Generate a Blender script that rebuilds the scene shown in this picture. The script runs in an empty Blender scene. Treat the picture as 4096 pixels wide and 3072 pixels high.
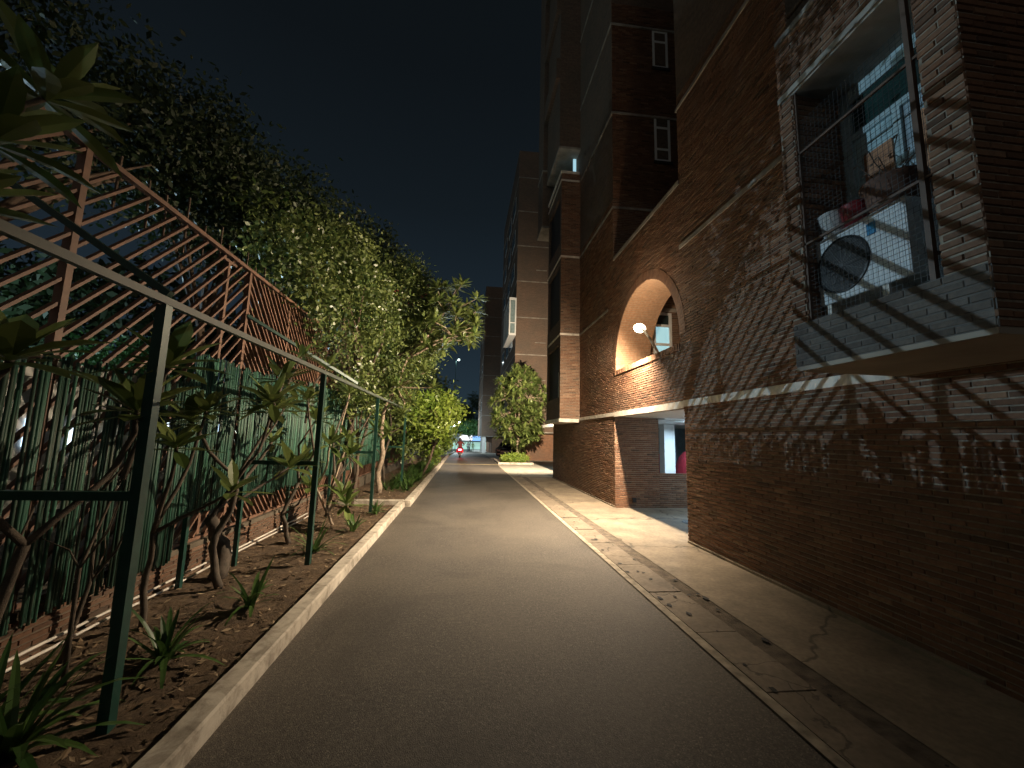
import bpy, math, random
import numpy as np
from mathutils import Vector, Matrix
random.seed(7)
RNG = np.random.default_rng(11)
sc = bpy.context.scene
col = sc.collection
R = math.radians
PI = math.pi

# ------------------------------------------------------------------ camera
cd = bpy.data.cameras.new('Camera')
cam = bpy.data.objects.new('Camera', cd)
col.objects.link(cam)
sc.camera = cam
cd.sensor_width = 36.0
F = 1620.0
cd.lens = F / 4096 * 36
cd.clip_start = 0.05
cd.clip_end = 1000
d = Vector((1859 - 2048, -(1743 - 1536), -F)).normalized()      # the road's direction seen from the camera
t_ = (2350 - 2048) / F
u = Vector((t_, -(t_ * d[0] - d[2]) / d[1], -1.0)).normalized()
if u[1] < 0: u = -u
r = d.cross(u)
M = Matrix((r, d, u)).to_4x4()
M.translation = (0, 0, 1.85)
cam.matrix_world = M

# ------------------------------------------------------------------ night sky
w = bpy.data.worlds.new("World"); sc.world = w; w.use_nodes = True
nt = w.node_tree; nt.nodes.clear()
out = nt.nodes.new('ShaderNodeOutputWorld'); bg = nt.nodes.new('ShaderNodeBackground')
tc = nt.nodes.new('ShaderNodeTexCoord'); sp = nt.nodes.new('ShaderNodeSeparateXYZ'); cr = nt.nodes.new('ShaderNodeValToRGB')
nt.links.new(tc.outputs['Generated'], sp.inputs[0]); nt.links.new(sp.outputs['Z'], cr.inputs[0])
e = cr.color_ramp.elements
e[0].position = 0.0; e[0].color = (0.021, 0.038, 0.052, 1)
e[1].position = 0.95; e[1].color = (0.0036, 0.0052, 0.0060, 1)
x = e.new(0.22); x.color = (0.0125, 0.0215, 0.031, 1)
x = e.new(0.5); x.color = (0.0066, 0.0105, 0.0142, 1)
x = e.new(0.7); x.color = (0.0045, 0.0066, 0.0086, 1)
# warm fill added to the sky behind the camera, brightens camera-facing walls
gy = nt.nodes.new('ShaderNodeMapRange'); gy.inputs[1].default_value = .1; gy.inputs[2].default_value = -1.0; nt.links.new(sp.outputs['Y'], gy.inputs[0])
gl_ = nt.nodes.new('ShaderNodeMix'); gl_.data_type = 'RGBA'; gl_.blend_type = 'ADD'; nt.links.new(gy.outputs[0], gl_.inputs[0])
nt.links.new(cr.outputs[0], gl_.inputs[6]); gl_.inputs[7].default_value = (.12, .108, .09, 1)
nt.links.new(gl_.outputs[2], bg.inputs[0]); bg.inputs[1].default_value = 1.0
nt.links.new(bg.outputs[0], out.inputs[0])
sc.view_settings.view_transform = 'Standard'
sc.view_settings.look = 'None'
sc.view_settings.exposure = 0.0
sc.view_settings.gamma = 1.0
sc.cycles.max_bounces = 6
sc.cycles.sample_clamp_indirect = 4
sc.cycles.use_denoising = True

# strengths of the lamps of the place (each lamp is placed by its own builder below)
ARCH_W, GARDEN_W = 5600, 5000
WARM = (1.0, 0.79, 0.55)
COOL = (0.72, 0.9, 1.0)

def lamp(name, kind, loc, power, color, size=0.1, aim=None, spot=160, blend=1.0, parent=None):
    l = bpy.data.lights.new(name, kind); l.energy = power; l.color = color
    o = bpy.data.objects.new(name, l); col.objects.link(o); o.location = loc
    if kind == 'AREA': l.size = size
    else: l.shadow_soft_size = size
    if kind == 'SPOT': l.spot_size = R(spot); l.spot_blend = blend
    if aim is not None: o.rotation_euler = (Vector(aim) - Vector(loc)).to_track_quat('-Z', 'Y').to_euler()
    if parent:
        o.parent = parent; o.location = Vector(loc) - parent.location
    return o

# ------------------------------------------------------------------ mesh helper
class MB:
    def __init__(s): s.v = []; s.f = []; s.m = []; s.t = []
    def face(s, pts, m=0, t=0.5):
        b = len(s.v); s.v.extend([tuple(p) for p in pts]); s.f.append(tuple(range(b, b + len(pts)))); s.m.append(m); s.t.append(t)
    def box(s, x0, x1, y0, y1, z0, z1, m=0, t=0.5, skip=''):
        b = len(s.v)
        s.v += [(x0, y0, z0), (x1, y0, z0), (x1, y1, z0), (x0, y1, z0), (x0, y0, z1), (x1, y0, z1), (x1, y1, z1), (x0, y1, z1)]
        for k, q in (('b', (0, 3, 2, 1)), ('t', (4, 5, 6, 7)), ('f', (0, 1, 5, 4)), ('r', (1, 2, 6, 5)), ('k', (2, 3, 7, 6)), ('l', (3, 0, 4, 7))):
            if k in skip: continue
            s.f.append(tuple(b + i for i in q)); s.m.append(m); s.t.append(t)
        return s
    def beam(s, a, b, w, h=None, m=0, t=0.5, up=(0, 0, 1)):
        a = Vector(a); b = Vector(b); h = h or w
        dd = (b - a).normalized(); up = Vector(up)
        if abs(dd.dot(up)) > .98: up = Vector((1, 0, 0))
        sx = dd.cross(up).normalized() * w / 2; sz = sx.cross(dd).normalized() * h / 2
        k = len(s.v)
        for p in (a, b):
            for q in (-sx - sz, sx - sz, sx + sz, -sx + sz): s.v.append(tuple(p + q))
        for q in ((0, 1, 2, 3), (7, 6, 5, 4), (0, 4, 5, 1), (1, 5, 6, 2), (2, 6, 7, 3), (3, 7, 4, 0)):
            s.f.append(tuple(k + i for i in q)); s.m.append(m); s.t.append(t)
        return s
    def tube(s, pts, rad, n=8, m=0, t=0.5, cap=True):
        pts = [Vector(p) for p in pts]
        if not hasattr(rad, '__len__'): rad = [rad] * len(pts)
        k = len(s.v); ref = Vector((0.13, 0.21, 0.97))
        for i, p in enumerate(pts):
            dd = (pts[min(i + 1, len(pts) - 1)] - pts[max(i - 1, 0)]).normalized()
            if abs(dd.dot(ref)) > .96: ref = Vector((0.97, 0.1, 0.05))
            a = dd.cross(ref).normalized(); b = dd.cross(a)
            for j in range(n):
                an = 2 * PI * j / n
                s.v.append(tuple(p + (a * math.cos(an) + b * math.sin(an)) * rad[i]))
        for i in range(len(pts) - 1):
            for j in range(n):
                s.f.append((k + i * n + j, k + (i + 1) * n + j, k + (i + 1) * n + (j + 1) % n, k + i * n + (j + 1) % n)); s.m.append(m); s.t.append(t)
        if cap:
            s.f.append(tuple(k + j for j in range(n))); s.m.append(m); s.t.append(t)
            q = k + (len(pts) - 1) * n
            s.f.append(tuple(q + n - 1 - j for j in range(n))); s.m.append(m); s.t.append(t)
        return s
    def lathe(s, prof, c, axis='z', n=20, m=0, t=0.5):
        k = len(s.v)
        for (rr, h) in prof:
            for j in range(n):
                an = 2 * PI * j / n; a, b = rr * math.cos(an), rr * math.sin(an)
                if axis == 'z': p = (c[0] + a, c[1] + b, c[2] + h)
                elif axis == 'x': p = (c[0] + h, c[1] + a, c[2] + b)
                else: p = (c[0] + a, c[1] + h, c[2] + b)
                s.v.append(p)
        for i in range(len(prof) - 1):
            for j in range(n):
                s.f.append((k + i * n + j, k + i * n + (j + 1) % n, k + (i + 1) * n + (j + 1) % n, k + (i + 1) * n + j)); s.m.append(m); s.t.append(t)
        return s

def link(name, me, parent=None):
    o = bpy.data.objects.new(name, me); col.objects.link(o)
    if parent is not None:
        o.parent = parent
        if parent.type == 'EMPTY': o.location = -parent.location
    return o

def obj(name, mb, mats, parent=None, smooth=False, label=None, cat=None, group=None, kind=None, bevel=0):
    me = bpy.data.meshes.new(name)
    me.from_pydata(mb.v, [], mb.f)
    if not isinstance(mats, (list, tuple)): mats = [mats]
    for m in mats: me.materials.append(m)
    me.polygons.foreach_set('material_index', mb.m)
    at = me.attributes.new('tone', 'FLOAT', 'FACE'); at.data.foreach_set('value', mb.t)
    if smooth: me.polygons.foreach_set('use_smooth', [True] * len(mb.f))
    # uv in metres, by the face's dominant axis
    uv = me.uv_layers.new(name='UVMap')
    nl = len(me.loops)
    li = np.empty(nl, dtype=np.int32); me.loops.foreach_get('vertex_index', li)
    co = np.array(mb.v, dtype=np.float32)[li]
    nf = np.empty(len(mb.f) * 3, dtype=np.float32); me.polygons.foreach_get('normal', nf); nf = np.abs(nf.reshape(-1, 3))
    ln = np.array([len(f) for f in mb.f]); nn = np.repeat(nf, ln, axis=0)
    ax = nn.argmax(axis=1)
    uu = np.where((ax == 0)[:, None], co[:, [1, 2]], np.where((ax == 1)[:, None], co[:, [0, 2]], co[:, [0, 1]]))
    uv.data.foreach_set('uv', uu.astype(np.float32).ravel())
    me.update()
    o = link(name, me, parent)
    if bevel:
        b = o.modifiers.new('b', 'BEVEL'); b.width = bevel; b.segments = 2; b.limit_method = 'ANGLE'
    props(o, label, cat, group, kind)
    return o

def pieces(name, mb, mat, parent):
    """one object for each eight-cornered piece of mb"""
    for i in range(0, len(mb.v), 8):
        q = MB(); q.v = mb.v[i:i + 8]
        for f, m_, t in zip(mb.f, mb.m, mb.t):
            if f[0] // 8 * 8 == i: q.f.append(tuple(k - i for k in f)); q.m.append(m_); q.t.append(t)
        o = obj(name, q, mat, parent)
    return o

def props(o, label=None, cat=None, group=None, kind=None):
    if label: o['label'] = label
    if cat: o['category'] = cat
    if group: o['group'] = group
    if kind: o['kind'] = kind
    return o

def thing(name, label, cat, loc=(0, 0, 0), group=None):
    o = bpy.data.objects.new(name, None); col.objects.link(o); o.location = loc; o.empty_display_size = .2
    return props(o, label, cat, group)

def copy_tree(o, loc=None, rz=None, label=None, parent=None):
    c = o.copy(); col.objects.link(c)
    if parent is not None: c.parent = parent
    if loc is not None: c.location = loc
    if rz is not None: c.rotation_euler = (0, 0, rz)
    if label: c['label'] = label
    for ch in list(o.children): copy_tree(ch, parent=c)
    return c

# ------------------------------------------------------------------ materials
class NT:
    def __init__(s, name):
        s.mat = bpy.data.materials.new(name); s.mat.use_nodes = True; s.n = s.mat.node_tree
        s.n.nodes.clear(); s.out = s.n.nodes.new('ShaderNodeOutputMaterial'); s.b = s.n.nodes.new('ShaderNodeBsdfPrincipled')
        s.n.links.new(s.b.outputs[0], s.out.inputs[0]); s.co = None
    def node(s, t, **k):
        q = s.n.nodes.new(t)
        for a, b in k.items(): setattr(q, a, b)
        return q
    def l(s, a, b): s.n.links.new(a, b)
    def coord(s, which='Object'):
        q = s.node('ShaderNodeTexCoord'); return q.outputs[which]
    def noise(s, scale, detail=6, rough=.55, co=None, dist=0):
        q = s.node('ShaderNodeTexNoise'); q.inputs['Scale'].default_value = scale; q.inputs['Detail'].default_value = detail
        q.inputs['Roughness'].default_value = rough; q.inputs['Distortion'].default_value = dist
        s.l(co if co is not None else s.coord(), q.inputs['Vector']); return q.outputs['Fac']
    def ramp(s, fac, stops):
        q = s.node('ShaderNodeValToRGB'); s.l(fac, q.inputs[0]); el = q.color_ramp.elements
        el[0].position, el[0].color = stops[0][0], (*stops[0][1], 1)
        el[1].position, el[1].color = stops[-1][0], (*stops[-1][1], 1)
        for p, c in stops[1:-1]: el.new(p).color = (*c, 1)
        return q.outputs[0]
    def mix(s, fac, a, b, mode='MIX'):
        q = s.node('ShaderNodeMix', data_type='RGBA', blend_type=mode)
        if isinstance(fac, (int, float)): q.inputs[0].default_value = fac
        else: s.l(fac, q.inputs[0])
        for i, v in ((6, a), (7, b)):
            if isinstance(v, tuple): q.inputs[i].default_value = (*v, 1)
            else: s.l(v, q.inputs[i])
        return q.outputs[2]
    def bump(s, h, strength=.5, dist=.01):
        q = s.node('ShaderNodeBump'); q.inputs['Strength'].default_value = strength; q.inputs['Distance'].default_value = dist
        s.l(h, q.inputs['Height']); s.l(q.outputs[0], s.b.inputs['Normal'])
    def fin(s, c, rough=.7, metal=0, spec=None):
        if isinstance(c, tuple): s.b.inputs['Base Color'].default_value = (*c, 1)
        else: s.l(c, s.b.inputs['Base Color'])
        if isinstance(rough, (int, float)): s.b.inputs['Roughness'].default_value = rough
        else: s.l(rough, s.b.inputs['Roughness'])
        s.b.inputs['Metallic'].default_value = metal
        if spec is not None: s.b.inputs['Specular IOR Level'].default_value = spec
        return s.mat
    def tone(s):
        q = s.node('ShaderNodeAttribute'); q.attribute_name = 'tone'; return q.outputs['Fac']

def plain(name, c, rough=.6, metal=0, var=.25, scale=6, bump=.15, bd=.004):
    m = NT(name); n = m.noise(scale)
    a = tuple(max(0, v * (1 - var)) for v in c); b = tuple(min(1, v * (1 + var)) for v in c)
    m.bump(m.noise(scale * 12, 4), bump, bd)
    return m.fin(m.ramp(n, [(.3, a), (.7, b)]), rough, metal)

def emit(name, c, k):
    m = NT(name); m.b.inputs['Emission Color'].default_value = (*c, 1); m.b.inputs['Emission Strength'].default_value = k
    return m.fin(tuple(min(1, v) for v in c), .5)

def brick_unit(name='brick_units', cs=((.082, .047, .030), (.158, .078, .046), (.212, .108, .063), (.285, .17, .105))):
    m = NT(name)
    c = m.ramp(m.tone(), [(0, cs[0]), (.35, cs[1]), (.7, cs[2]), (1, cs[3])])
    n = m.noise(1.1, 8, .6); c = m.mix(m.ramp(n, [(.40, (0, 0, 0)), (.75, (.5, .5, .5))]), c, (.14, .11, .085))
    n2 = m.noise(28, 5); c = m.mix(.38, c, m.ramp(n2, [(.3, (.4, .4, .4)), (.7, (1.3, 1.2, 1.1))]), 'MULTIPLY')
    m.bump(m.noise(45, 6, .7), .6, .004)
    return m.fin(c, .85, spec=.3)
def mortar():
    m = NT('mortar'); n = m.noise(20, 5)
    c = m.ramp(n, [(.3, (.17, .14, .108)), (.7, (.33, .285, .22))])
    m.bump(m.noise(60, 5), .6, .004); return m.fin(c, .95)
def brick_tex(name, c1, c2, mo, bump=.5, dirt=(.10, .09, .075)):
    m = NT(name); uvn = m.coord('UV')
    q = m.node('ShaderNodeTexBrick'); m.l(uvn, q.inputs['Vector'])
    q.inputs['Scale'].default_value = 1; q.inputs['Brick Width'].default_value = .23; q.inputs['Row Height'].default_value = .055
    q.inputs['Mortar Size'].default_value = .007; q.inputs['Mortar Smooth'].default_value = .3
    q.inputs['Color1'].default_value = (*c1, 1); q.inputs['Color2'].default_value = (*c2, 1); q.inputs['Mortar'].default_value = (*mo, 1)
    n = m.noise(.7, 8, .62); c = m.mix(m.ramp(n, [(.38, (0, 0, 0)), (.72, (.65, .65, .65))]), q.outputs['Color'], dirt)
    c = m.mix(.5, c, m.ramp(m.noise(14, 6), [(.3, (.55, .55, .55)), (.7, (1.2, 1.2, 1.2))]), 'MULTIPLY')
    inv = m.node('ShaderNodeMath', operation='SUBTRACT'); inv.inputs[0].default_value = 1; m.l(q.outputs['Fac'], inv.inputs[1])
    m.bump(inv.outputs[0], bump, .01)
    return m.fin(c, .9, spec=.25)

BRK = brick_unit(); MOR = mortar()
BT = brick_tex('brick_wall', (.20, .088, .048), (.28, .13, .07), (.20, .165, .125))
BTD = brick_tex('brick_wall_weathered', (.145, .092, .065), (.195, .125, .088), (.15, .128, .105), .4)
CONC = plain('weathered_concrete', (.27, .245, .21), .85, var=.45, scale=2.2, bump=.4)
PLAS = plain('grey_plaster', (.30, .26, .21), .9, var=.2, scale=1.5)
WHITE = plain('white_paint', (.72, .73, .72), .5, var=.08, scale=3)
BAND = plain('painted_band', (.62, .57, .50), .8, var=.3, scale=5, bump=.5)
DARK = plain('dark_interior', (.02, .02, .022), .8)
GREEN = plain('green_painted_steel', (.014, .055, .042), .38, metal=0.1, var=.25, scale=8)
TERRA = plain('rust_red_painted_steel', (.165, .088, .056), .6, var=.3, scale=7)
BARK = plain('pale_bark', (.30, .235, .17), .8, var=.35, scale=14, bump=.6, bd=.01)
BARKM = plain('brown_bark', (.085, .065, .047), .85, var=.35, scale=14, bump=.6, bd=.01)
BARKD = plain('dark_bark', (.10, .07, .05), .9, var=.35, scale=14, bump=.6, bd=.01)
PIPE = plain('white_plastic', (.62, .58, .52), .4, var=.15)
BLACK = plain('black_plastic', (.012, .012, .013), .45)
CHROME = plain('bright_metal', (.6, .6, .6), .25, metal=.9, var=.05)
GLASS = NT('window_glass'); GLASS = GLASS.fin((.02, .035, .035), .08)
SKIN = plain('skin', (.30, .17, .11), .55, var=.05)

def leafmat(name, a, b, rough=.42, trans=.25):
    m = NT(name); c = m.ramp(m.tone(), [(0, a), (1, b)])
    m.l(c, m.b.inputs['Base Color']); m.b.inputs['Roughness'].default_value = rough
    tr = m.node('ShaderNodeBsdfTranslucent'); m.l(c, tr.inputs[0])
    mx = m.node('ShaderNodeMixShader'); mx.inputs[0].default_value = trans
    m.l(m.b.outputs[0], mx.inputs[1]); m.l(tr.outputs[0], mx.inputs[2]); m.l(mx.outputs[0], m.out.inputs[0])
    return m.mat
LEAF = leafmat('frangipani_leaf', (.035, .08, .018), (.24, .29, .09), .32)
LEAFB = leafmat('bougainvillea_leaf', (.018, .055, .014), (.22, .27, .08), .38)
LEAFD = leafmat('dark_tree_leaf', (.012, .028, .009), (.035, .055, .018), .6)
LEAFY = leafmat('bright_tree_leaf', (.08, .16, .02), (.30, .38, .07), .35)
LILY = leafmat('strap_leaf', (.03, .075, .02), (.09, .16, .04), .4)
HEDG = leafmat('garden_leaf', (.03, .10, .025), (.10, .22, .07), .45)
PETAL = plain('white_petal', (.75, .72, .6), .5, var=.05)
PETALR = plain('magenta_bract', (.55, .06, .10), .6, var=.3)

def bamboo():
    m = NT('green_painted_bamboo')
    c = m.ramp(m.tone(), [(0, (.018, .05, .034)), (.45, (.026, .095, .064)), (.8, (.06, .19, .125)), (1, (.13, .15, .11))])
    co = m.coord(); mp = m.node('ShaderNodeMapping'); mp.inputs['Scale'].default_value = (30, 30, 3); m.l(co, mp.inputs[0])
    n = m.noise(1, 6, .6, mp.outputs[0]); c = m.mix(m.ramp(n, [(.5, (0, 0, 0)), (.75, (.7, .7, .7))]), c, (.11, .11, .08))
    m.bump(n, .4, .004); return m.fin(c, .55)
BAM = bamboo()

def asphalt():
    m = NT('asphalt'); co = m.coord()
    v = m.node('ShaderNodeTexVoronoi'); v.inputs['Scale'].default_value = 130; m.l(co, v.inputs['Vector'])
    c = m.ramp(v.outputs['Color'], [(0, (.040, .035, .030)), (.75, (.105, .092, .078)), (1, (.24, .21, .18))])
    c = m.mix(m.ramp(m.noise(.7, 8, .65), [(.42, (0, 0, 0)), (.68, (.7, .7, .7))]), c, (.125, .108, .088))
    c = m.mix(m.ramp(m.noise(.45, 7, .6, dist=.8), [(.52, (0, 0, 0)), (.60, (.45, .45, .45))]), c, (.045, .039, .033))
    c = m.mix(m.ramp(m.noise(3.5, 8, .7, dist=.5), [(.60, (0, 0, 0)), (.66, (.3, .3, .3))]), c, (.15, .13, .11))
    c = m.mix(.8, c, m.ramp(m.noise(30, 5, .75), [(.32, (.55, .55, .55)), (.68, (1.45, 1.42, 1.38))]), 'MULTIPLY')
    v2 = m.node('ShaderNodeTexVoronoi'); v2.inputs['Scale'].default_value = 150; m.l(co, v2.inputs['Vector'])
    m.bump(v2.outputs['Distance'], .5, .005)
    return m.fin(c, .72)
def pavement(name='pavement_concrete', base=(.25, .205, .15), cs=.38):
    m = NT(name); co = m.coord()
    c = m.ramp(m.noise(1.6, 8, .62), [(.3, tuple(v * .62 for v in base)), (.55, base), (.75, tuple(v * 1.35 for v in base))])
    c = m.mix(.5, c, m.ramp(m.noise(22, 6), [(.3, (.6, .6, .6)), (.7, (1.25, 1.25, 1.25))]), 'MULTIPLY')
    mp = m.node('ShaderNodeMapping'); m.l(co, mp.inputs[0])
    nz = m.node('ShaderNodeTexNoise'); nz.inputs['Scale'].default_value = 2.5; nz.inputs['Detail'].default_value = 6; m.l(co, nz.inputs['Vector'])
    ad = m.node('ShaderNodeVectorMath', operation='MULTIPLY_ADD'); m.l(nz.outputs['Color'], ad.inputs[0]); ad.inputs[1].default_value = (.5, .5, .5); m.l(co, ad.inputs[2])
    v = m.node('ShaderNodeTexVoronoi', feature='DISTANCE_TO_EDGE'); v.inputs['Scale'].default_value = cs; m.l(ad.outputs[0], v.inputs['Vector'])
    crk = m.ramp(v.outputs['Distance'], [(.003, (0, 0, 0)), (.010, (1, 1, 1))])
    c = m.mix(1, c, m.mix(.55, (1., 1., 1.), crk), 'MULTIPLY')
    m.bump(m.mix(.5, m.noise(30, 7, .7), crk), .6, .008)
    return m.fin(c, .82)
def kerbmat():
    m = NT('kerb_whitewash'); n = m.noise(5, 9, .68, dist=.4)
    c = m.ramp(n, [(.30, (.20, .175, .14)), (.44, (.38, .345, .29)), (.54, (.54, .50, .43)), (.72, (.64, .60, .52))])
    c = m.mix(.5, c, m.ramp(m.noise(1.2, 6, .6), [(.35, (.55, .5, .45)), (.65, (1.05, 1., .95))]), 'MULTIPLY')
    m.bump(n, .7, .01); return m.fin(c, .85)
def soilmat():
    m = NT('soil'); c = m.ramp(m.noise(9, 9, .7), [(.3, (.05, .032, .018)), (.55, (.115, .075, .043)), (.75, (.20, .14, .085))])
    m.bump(m.noise(26, 8, .75), 1, .03); return m.fin(c, .95)
ASPH = asphalt(); PAVE = pavement(); KERB = kerbmat(); SOIL = soilmat()
PAVE2 = pavement('yard_concrete', (.30, .28, .24), .35)
SLABM = pavement('drain_slab_concrete', (.22, .18, .135), 1.1)
INFILL = plain('rough_infill', (.13, .105, .08), .95, var=.5, scale=7, bump=.9, bd=.015)

# ------------------------------------------------------------------ ground
def gz(y): return -0.027 * max(0.0, y - 38)
def sheet(name, x0, x1, ys, z, mat, label=None, n=1, side=0):
    mb = MB()
    for a, b in zip(ys[:-1], ys[1:]):
        za, zb = gz(a) + z, gz(b) + z
        mb.face([(x0, a, za), (x1, a, za), (x1, b, zb), (x0, b, zb)])
    return obj(name, mb, mat, kind='structure')
YS = [-8, 0, 10, 20, 38, 60, 90, 140]
sheet('ground', -120, 120, [-40, -8, 38, 100, 170], -.05, plain('earth', (.06, .05, .035), .95, scale=1))
sheet('road', -1.47, 2.2, YS, 0, ASPH)
sheet('cross_strip', -1.34, 2.2, [26.9, 27.35], .006, plain('worn_yellow_paint', (.42, .34, .20), .8, var=.3, scale=9))
sheet('pavement', 2.92, 9.5, [-8, 5, 12, 19.2], .012, PAVE)
sheet('yard', 2.3, 16, [19.2, 38, 60, 90], .008, PAVE2)
sheet('road_edge_line', 2.2, 2.29, YS, .016, plain('worn_edge_strip', (.33, .285, .22), .85, var=.45, scale=9, bump=.6))
sheet('drain_infill', 2.72, 2.93, [-8, 19.2], .006, INFILL)
# row of drain covers: each slab is one piece of the footway
mb = MB(); y = -4.0
while y < 19:
    L = random.uniform(.85, 1.25); dz = random.uniform(-.004, .006)
    mb.box(2.30, 2.71 + random.uniform(-.01, .01), y, y + L - random.uniform(.012, .03), -.04, .016 + dz, t=random.random())
    y += L
obj('drain_cover_strip', mb, SLABM, kind='structure')
mb = MB()
for i in range(70):     # holes and chips in the covers
    px, py = random.choice([2.5, 2.72, 2.85, 2.35]) + random.uniform(-.05, .05), random.uniform(.5, 17)
    rr = random.uniform(.012, .035); el = random.uniform(.5, 2.2)
    pts = [(px + rr * math.cos(a) * random.uniform(.7, 1.2), py + rr * el * math.sin(a) * random.uniform(.7, 1.2), .0245) for a in np.linspace(0, 2 * PI, 9)[:-1]]
    mb.face(pts)
obj('drain_holes', mb, DARK, kind='structure')
mb = MB()
mb.lathe([(.01, .022), (.10, .022), (.11, .028), (.22, .028), (.235, .022), (.27, .022), (.30, .014)], (5.3, 9.0, 0), n=28)
obj('manhole_cover', mb, plain('cast_iron', (.05, .05, .05), .6, metal=.4), smooth=False, label='round iron manhole cover in the floor of the passage', cat='manhole cover')

# kerbs
def kerb(name, x0, x1, y0, y1, h=.13, zz=0):
    mb = MB(); n = max(1, int((y1 - y0) / .25)); nx = 3
    P = {}
    for i in range(n + 1):
        yy = y0 + (y1 - y0) * i / n; g = gz(yy) + zz
        j1, j2 = random.uniform(-.006, .006), random.uniform(-.006, .006)
        P[i] = [(x0, yy, g - .05), (x0 + .008, yy, g + h + j1), (x1 - .015, yy, g + h + j2), (x1, yy, g + h - .015 + j2), (x1 + .006, yy, g - .02)]
    for i in range(n):
        for k in range(4):
            mb.face([P[i][k], P[i][k + 1], P[i + 1][k + 1], P[i + 1][k]])
    mb.face(P[0]); mb.face(P[n][::-1])
    return obj(name, mb, KERB, kind='structure')
kerb('kerb_near', -1.63, -1.47, -4, 11.0)
kerb('kerb_far', -1.50, -1.33, 11.0, 60, .15)
mb = MB(); mb.box(-3.2, -1.505, 11.0, 11.2, -.03, .155); obj('kerb_return', mb, KERB, kind='structure', bevel=.015)

# soil bed, real bumps
def bed(name, x0, x1, y0, y1, z, amp):
    mb = MB(); nx, ny = 24, int((y1 - y0) / .07)
    g = RNG.normal(size=(ny + 3, nx + 3)); g = (g[:-2, :-2] + g[1:-1, :-2] + g[2:, 1:-1] + g[1:-1, 1:-1] * 2 + g[1:-1, 2:]) / 3
    big = np.sin(np.arange(ny + 1) * .37)[:, None] * .4
    h = z + amp * (g[:ny + 1, :nx + 1] + big[:, :]) if g.shape[0] > ny else z
    for i in range(ny + 1):
        for j in range(nx + 1):
            yy = y0 + (y1 - y0) * i / ny
            mb.v.append((x0 + (x1 - x0) * j / nx, yy, float(h[min(i, h.shape[0] - 1), min(j, h.shape[1] - 1)]) + gz(yy)))
    for i in range(ny):
        for j in range(nx):
            a = i * (nx + 1) + j; mb.f.append((a, a + 1, a + nx + 2, a + nx + 1)); mb.m.append(0); mb.t.append(.5)
    obj(name, mb, SOIL, smooth=True, kind='structure')
bed('soil_bed', -3.36, -1.62, -1, 11.0, .035, .012)
bed('soil_bed_far', -3.36, -1.49, 11.2, 34, .10, .012)
mb = MB()
for i in range(2600):        # leaf litter
    px = random.uniform(-3.25, -1.66); py = random.uniform(0, 1) ** 1.5 * 12 + 1.5; zz = .05 if py < 11 else .125
    a = random.uniform(0, PI); l = random.uniform(.015, .05); wd = l * random.uniform(.25, .5); tl = random.uniform(-.4, .4)
    c, s = math.cos(a), math.sin(a)
    q = [(l, 0), (0, wd), (-l, 0), (0, -wd)]
    mb.face([(px + c * u_ - s * v_, py + s * u_ + c * v_, zz + random.uniform(0, .012) + tl * u_ * .6) for u_, v_ in q], t=random.random())
m = NT('dry_leaf'); m = m.fin(m.ramp(m.tone(), [(0, (.06, .035, .018)), (.6, (.17, .11, .06)), (1, (.36, .27, .17))]), .8)
obj('leaf_litter', mb, m, kind='stuff', label='dry leaves and clods scattered over the soil bed', cat='leaf litter')

# ------------------------------------------------------------------ brick by brick walls
def bricks(mb, org, U, N, u0, u1, z0, z1, excl=None, rh=.0545, bl=.235, dep=.010):
    org = Vector(org); U = Vector(U); N = Vector(N); Z = Vector((0, 0, 1))
    def P(uu, z, n): return org + U * uu + Z * z + N * n
    flip = U.cross(Z).dot(N) < 0
    def quad(a, b, c, dd, m, t):
        q = [a, b, c, dd]
        if flip: q = q[::-1]
        mb.face(q, m, t)
    rows = int(round((z1 - z0) / rh)); rh = (z1 - z0) / rows
    for rr in range(rows):
        za, zb = z0 + rr * rh, z0 + (rr + 1) * rh; zc = (za + zb) / 2
        iv = [(u0, u1)]
        for (a, b) in (excl(zc) if excl else []):
            nv = []
            for (p, q) in iv:
                if b <= p or a >= q: nv.append((p, q)); continue
                if a > p: nv.append((p, a))
                if b < q: nv.append((b, q))
            iv = nv
        off = (rr % 2) * bl / 2 + random.uniform(-.02, .02)
        for (p, q) in iv:
            quad(P(p, za, 0), P(q, za, 0), P(q, zb, 0), P(p, zb, 0), 1, .5)
            k = math.floor((p - u0 - off) / bl); a = u0 + off + k * bl
            while a < q:
                s, e_ = max(a, p), min(a + bl, q); a += bl
                if e_ - s < .03: continue
                g = random.uniform(.001, .004); n1 = dep + random.uniform(-.3, .4) * dep; n2 = n1 + random.uniform(-.003, .003)
                b0, b1 = za + random.uniform(.004, .009), zb - random.uniform(.003, .008); t = min(1, max(0, random.gauss(.5, .22)))
                e1 = min(.005, (e_ - s) / 4)
                s1, e2 = (s if s == p else s + g), (e_ if e_ == q else e_ - g)
                f = [P(s1 + e1, b0 + .004, n1), P(e2 - e1, b0 + .004, n2), P(e2 - e1, b1 - .004, n2), P(s1 + e1, b1 - .004, n1)]
                o = [P(s1, b0, 0), P(e2, b0, 0), P(e2, b1, 0), P(s1, b1, 0)]
                quad(*f, 0, t)
                for i in range(4):
                    j = (i + 1) % 4; quad(o[i], o[j], f[j], f[i], 0, t)

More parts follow.
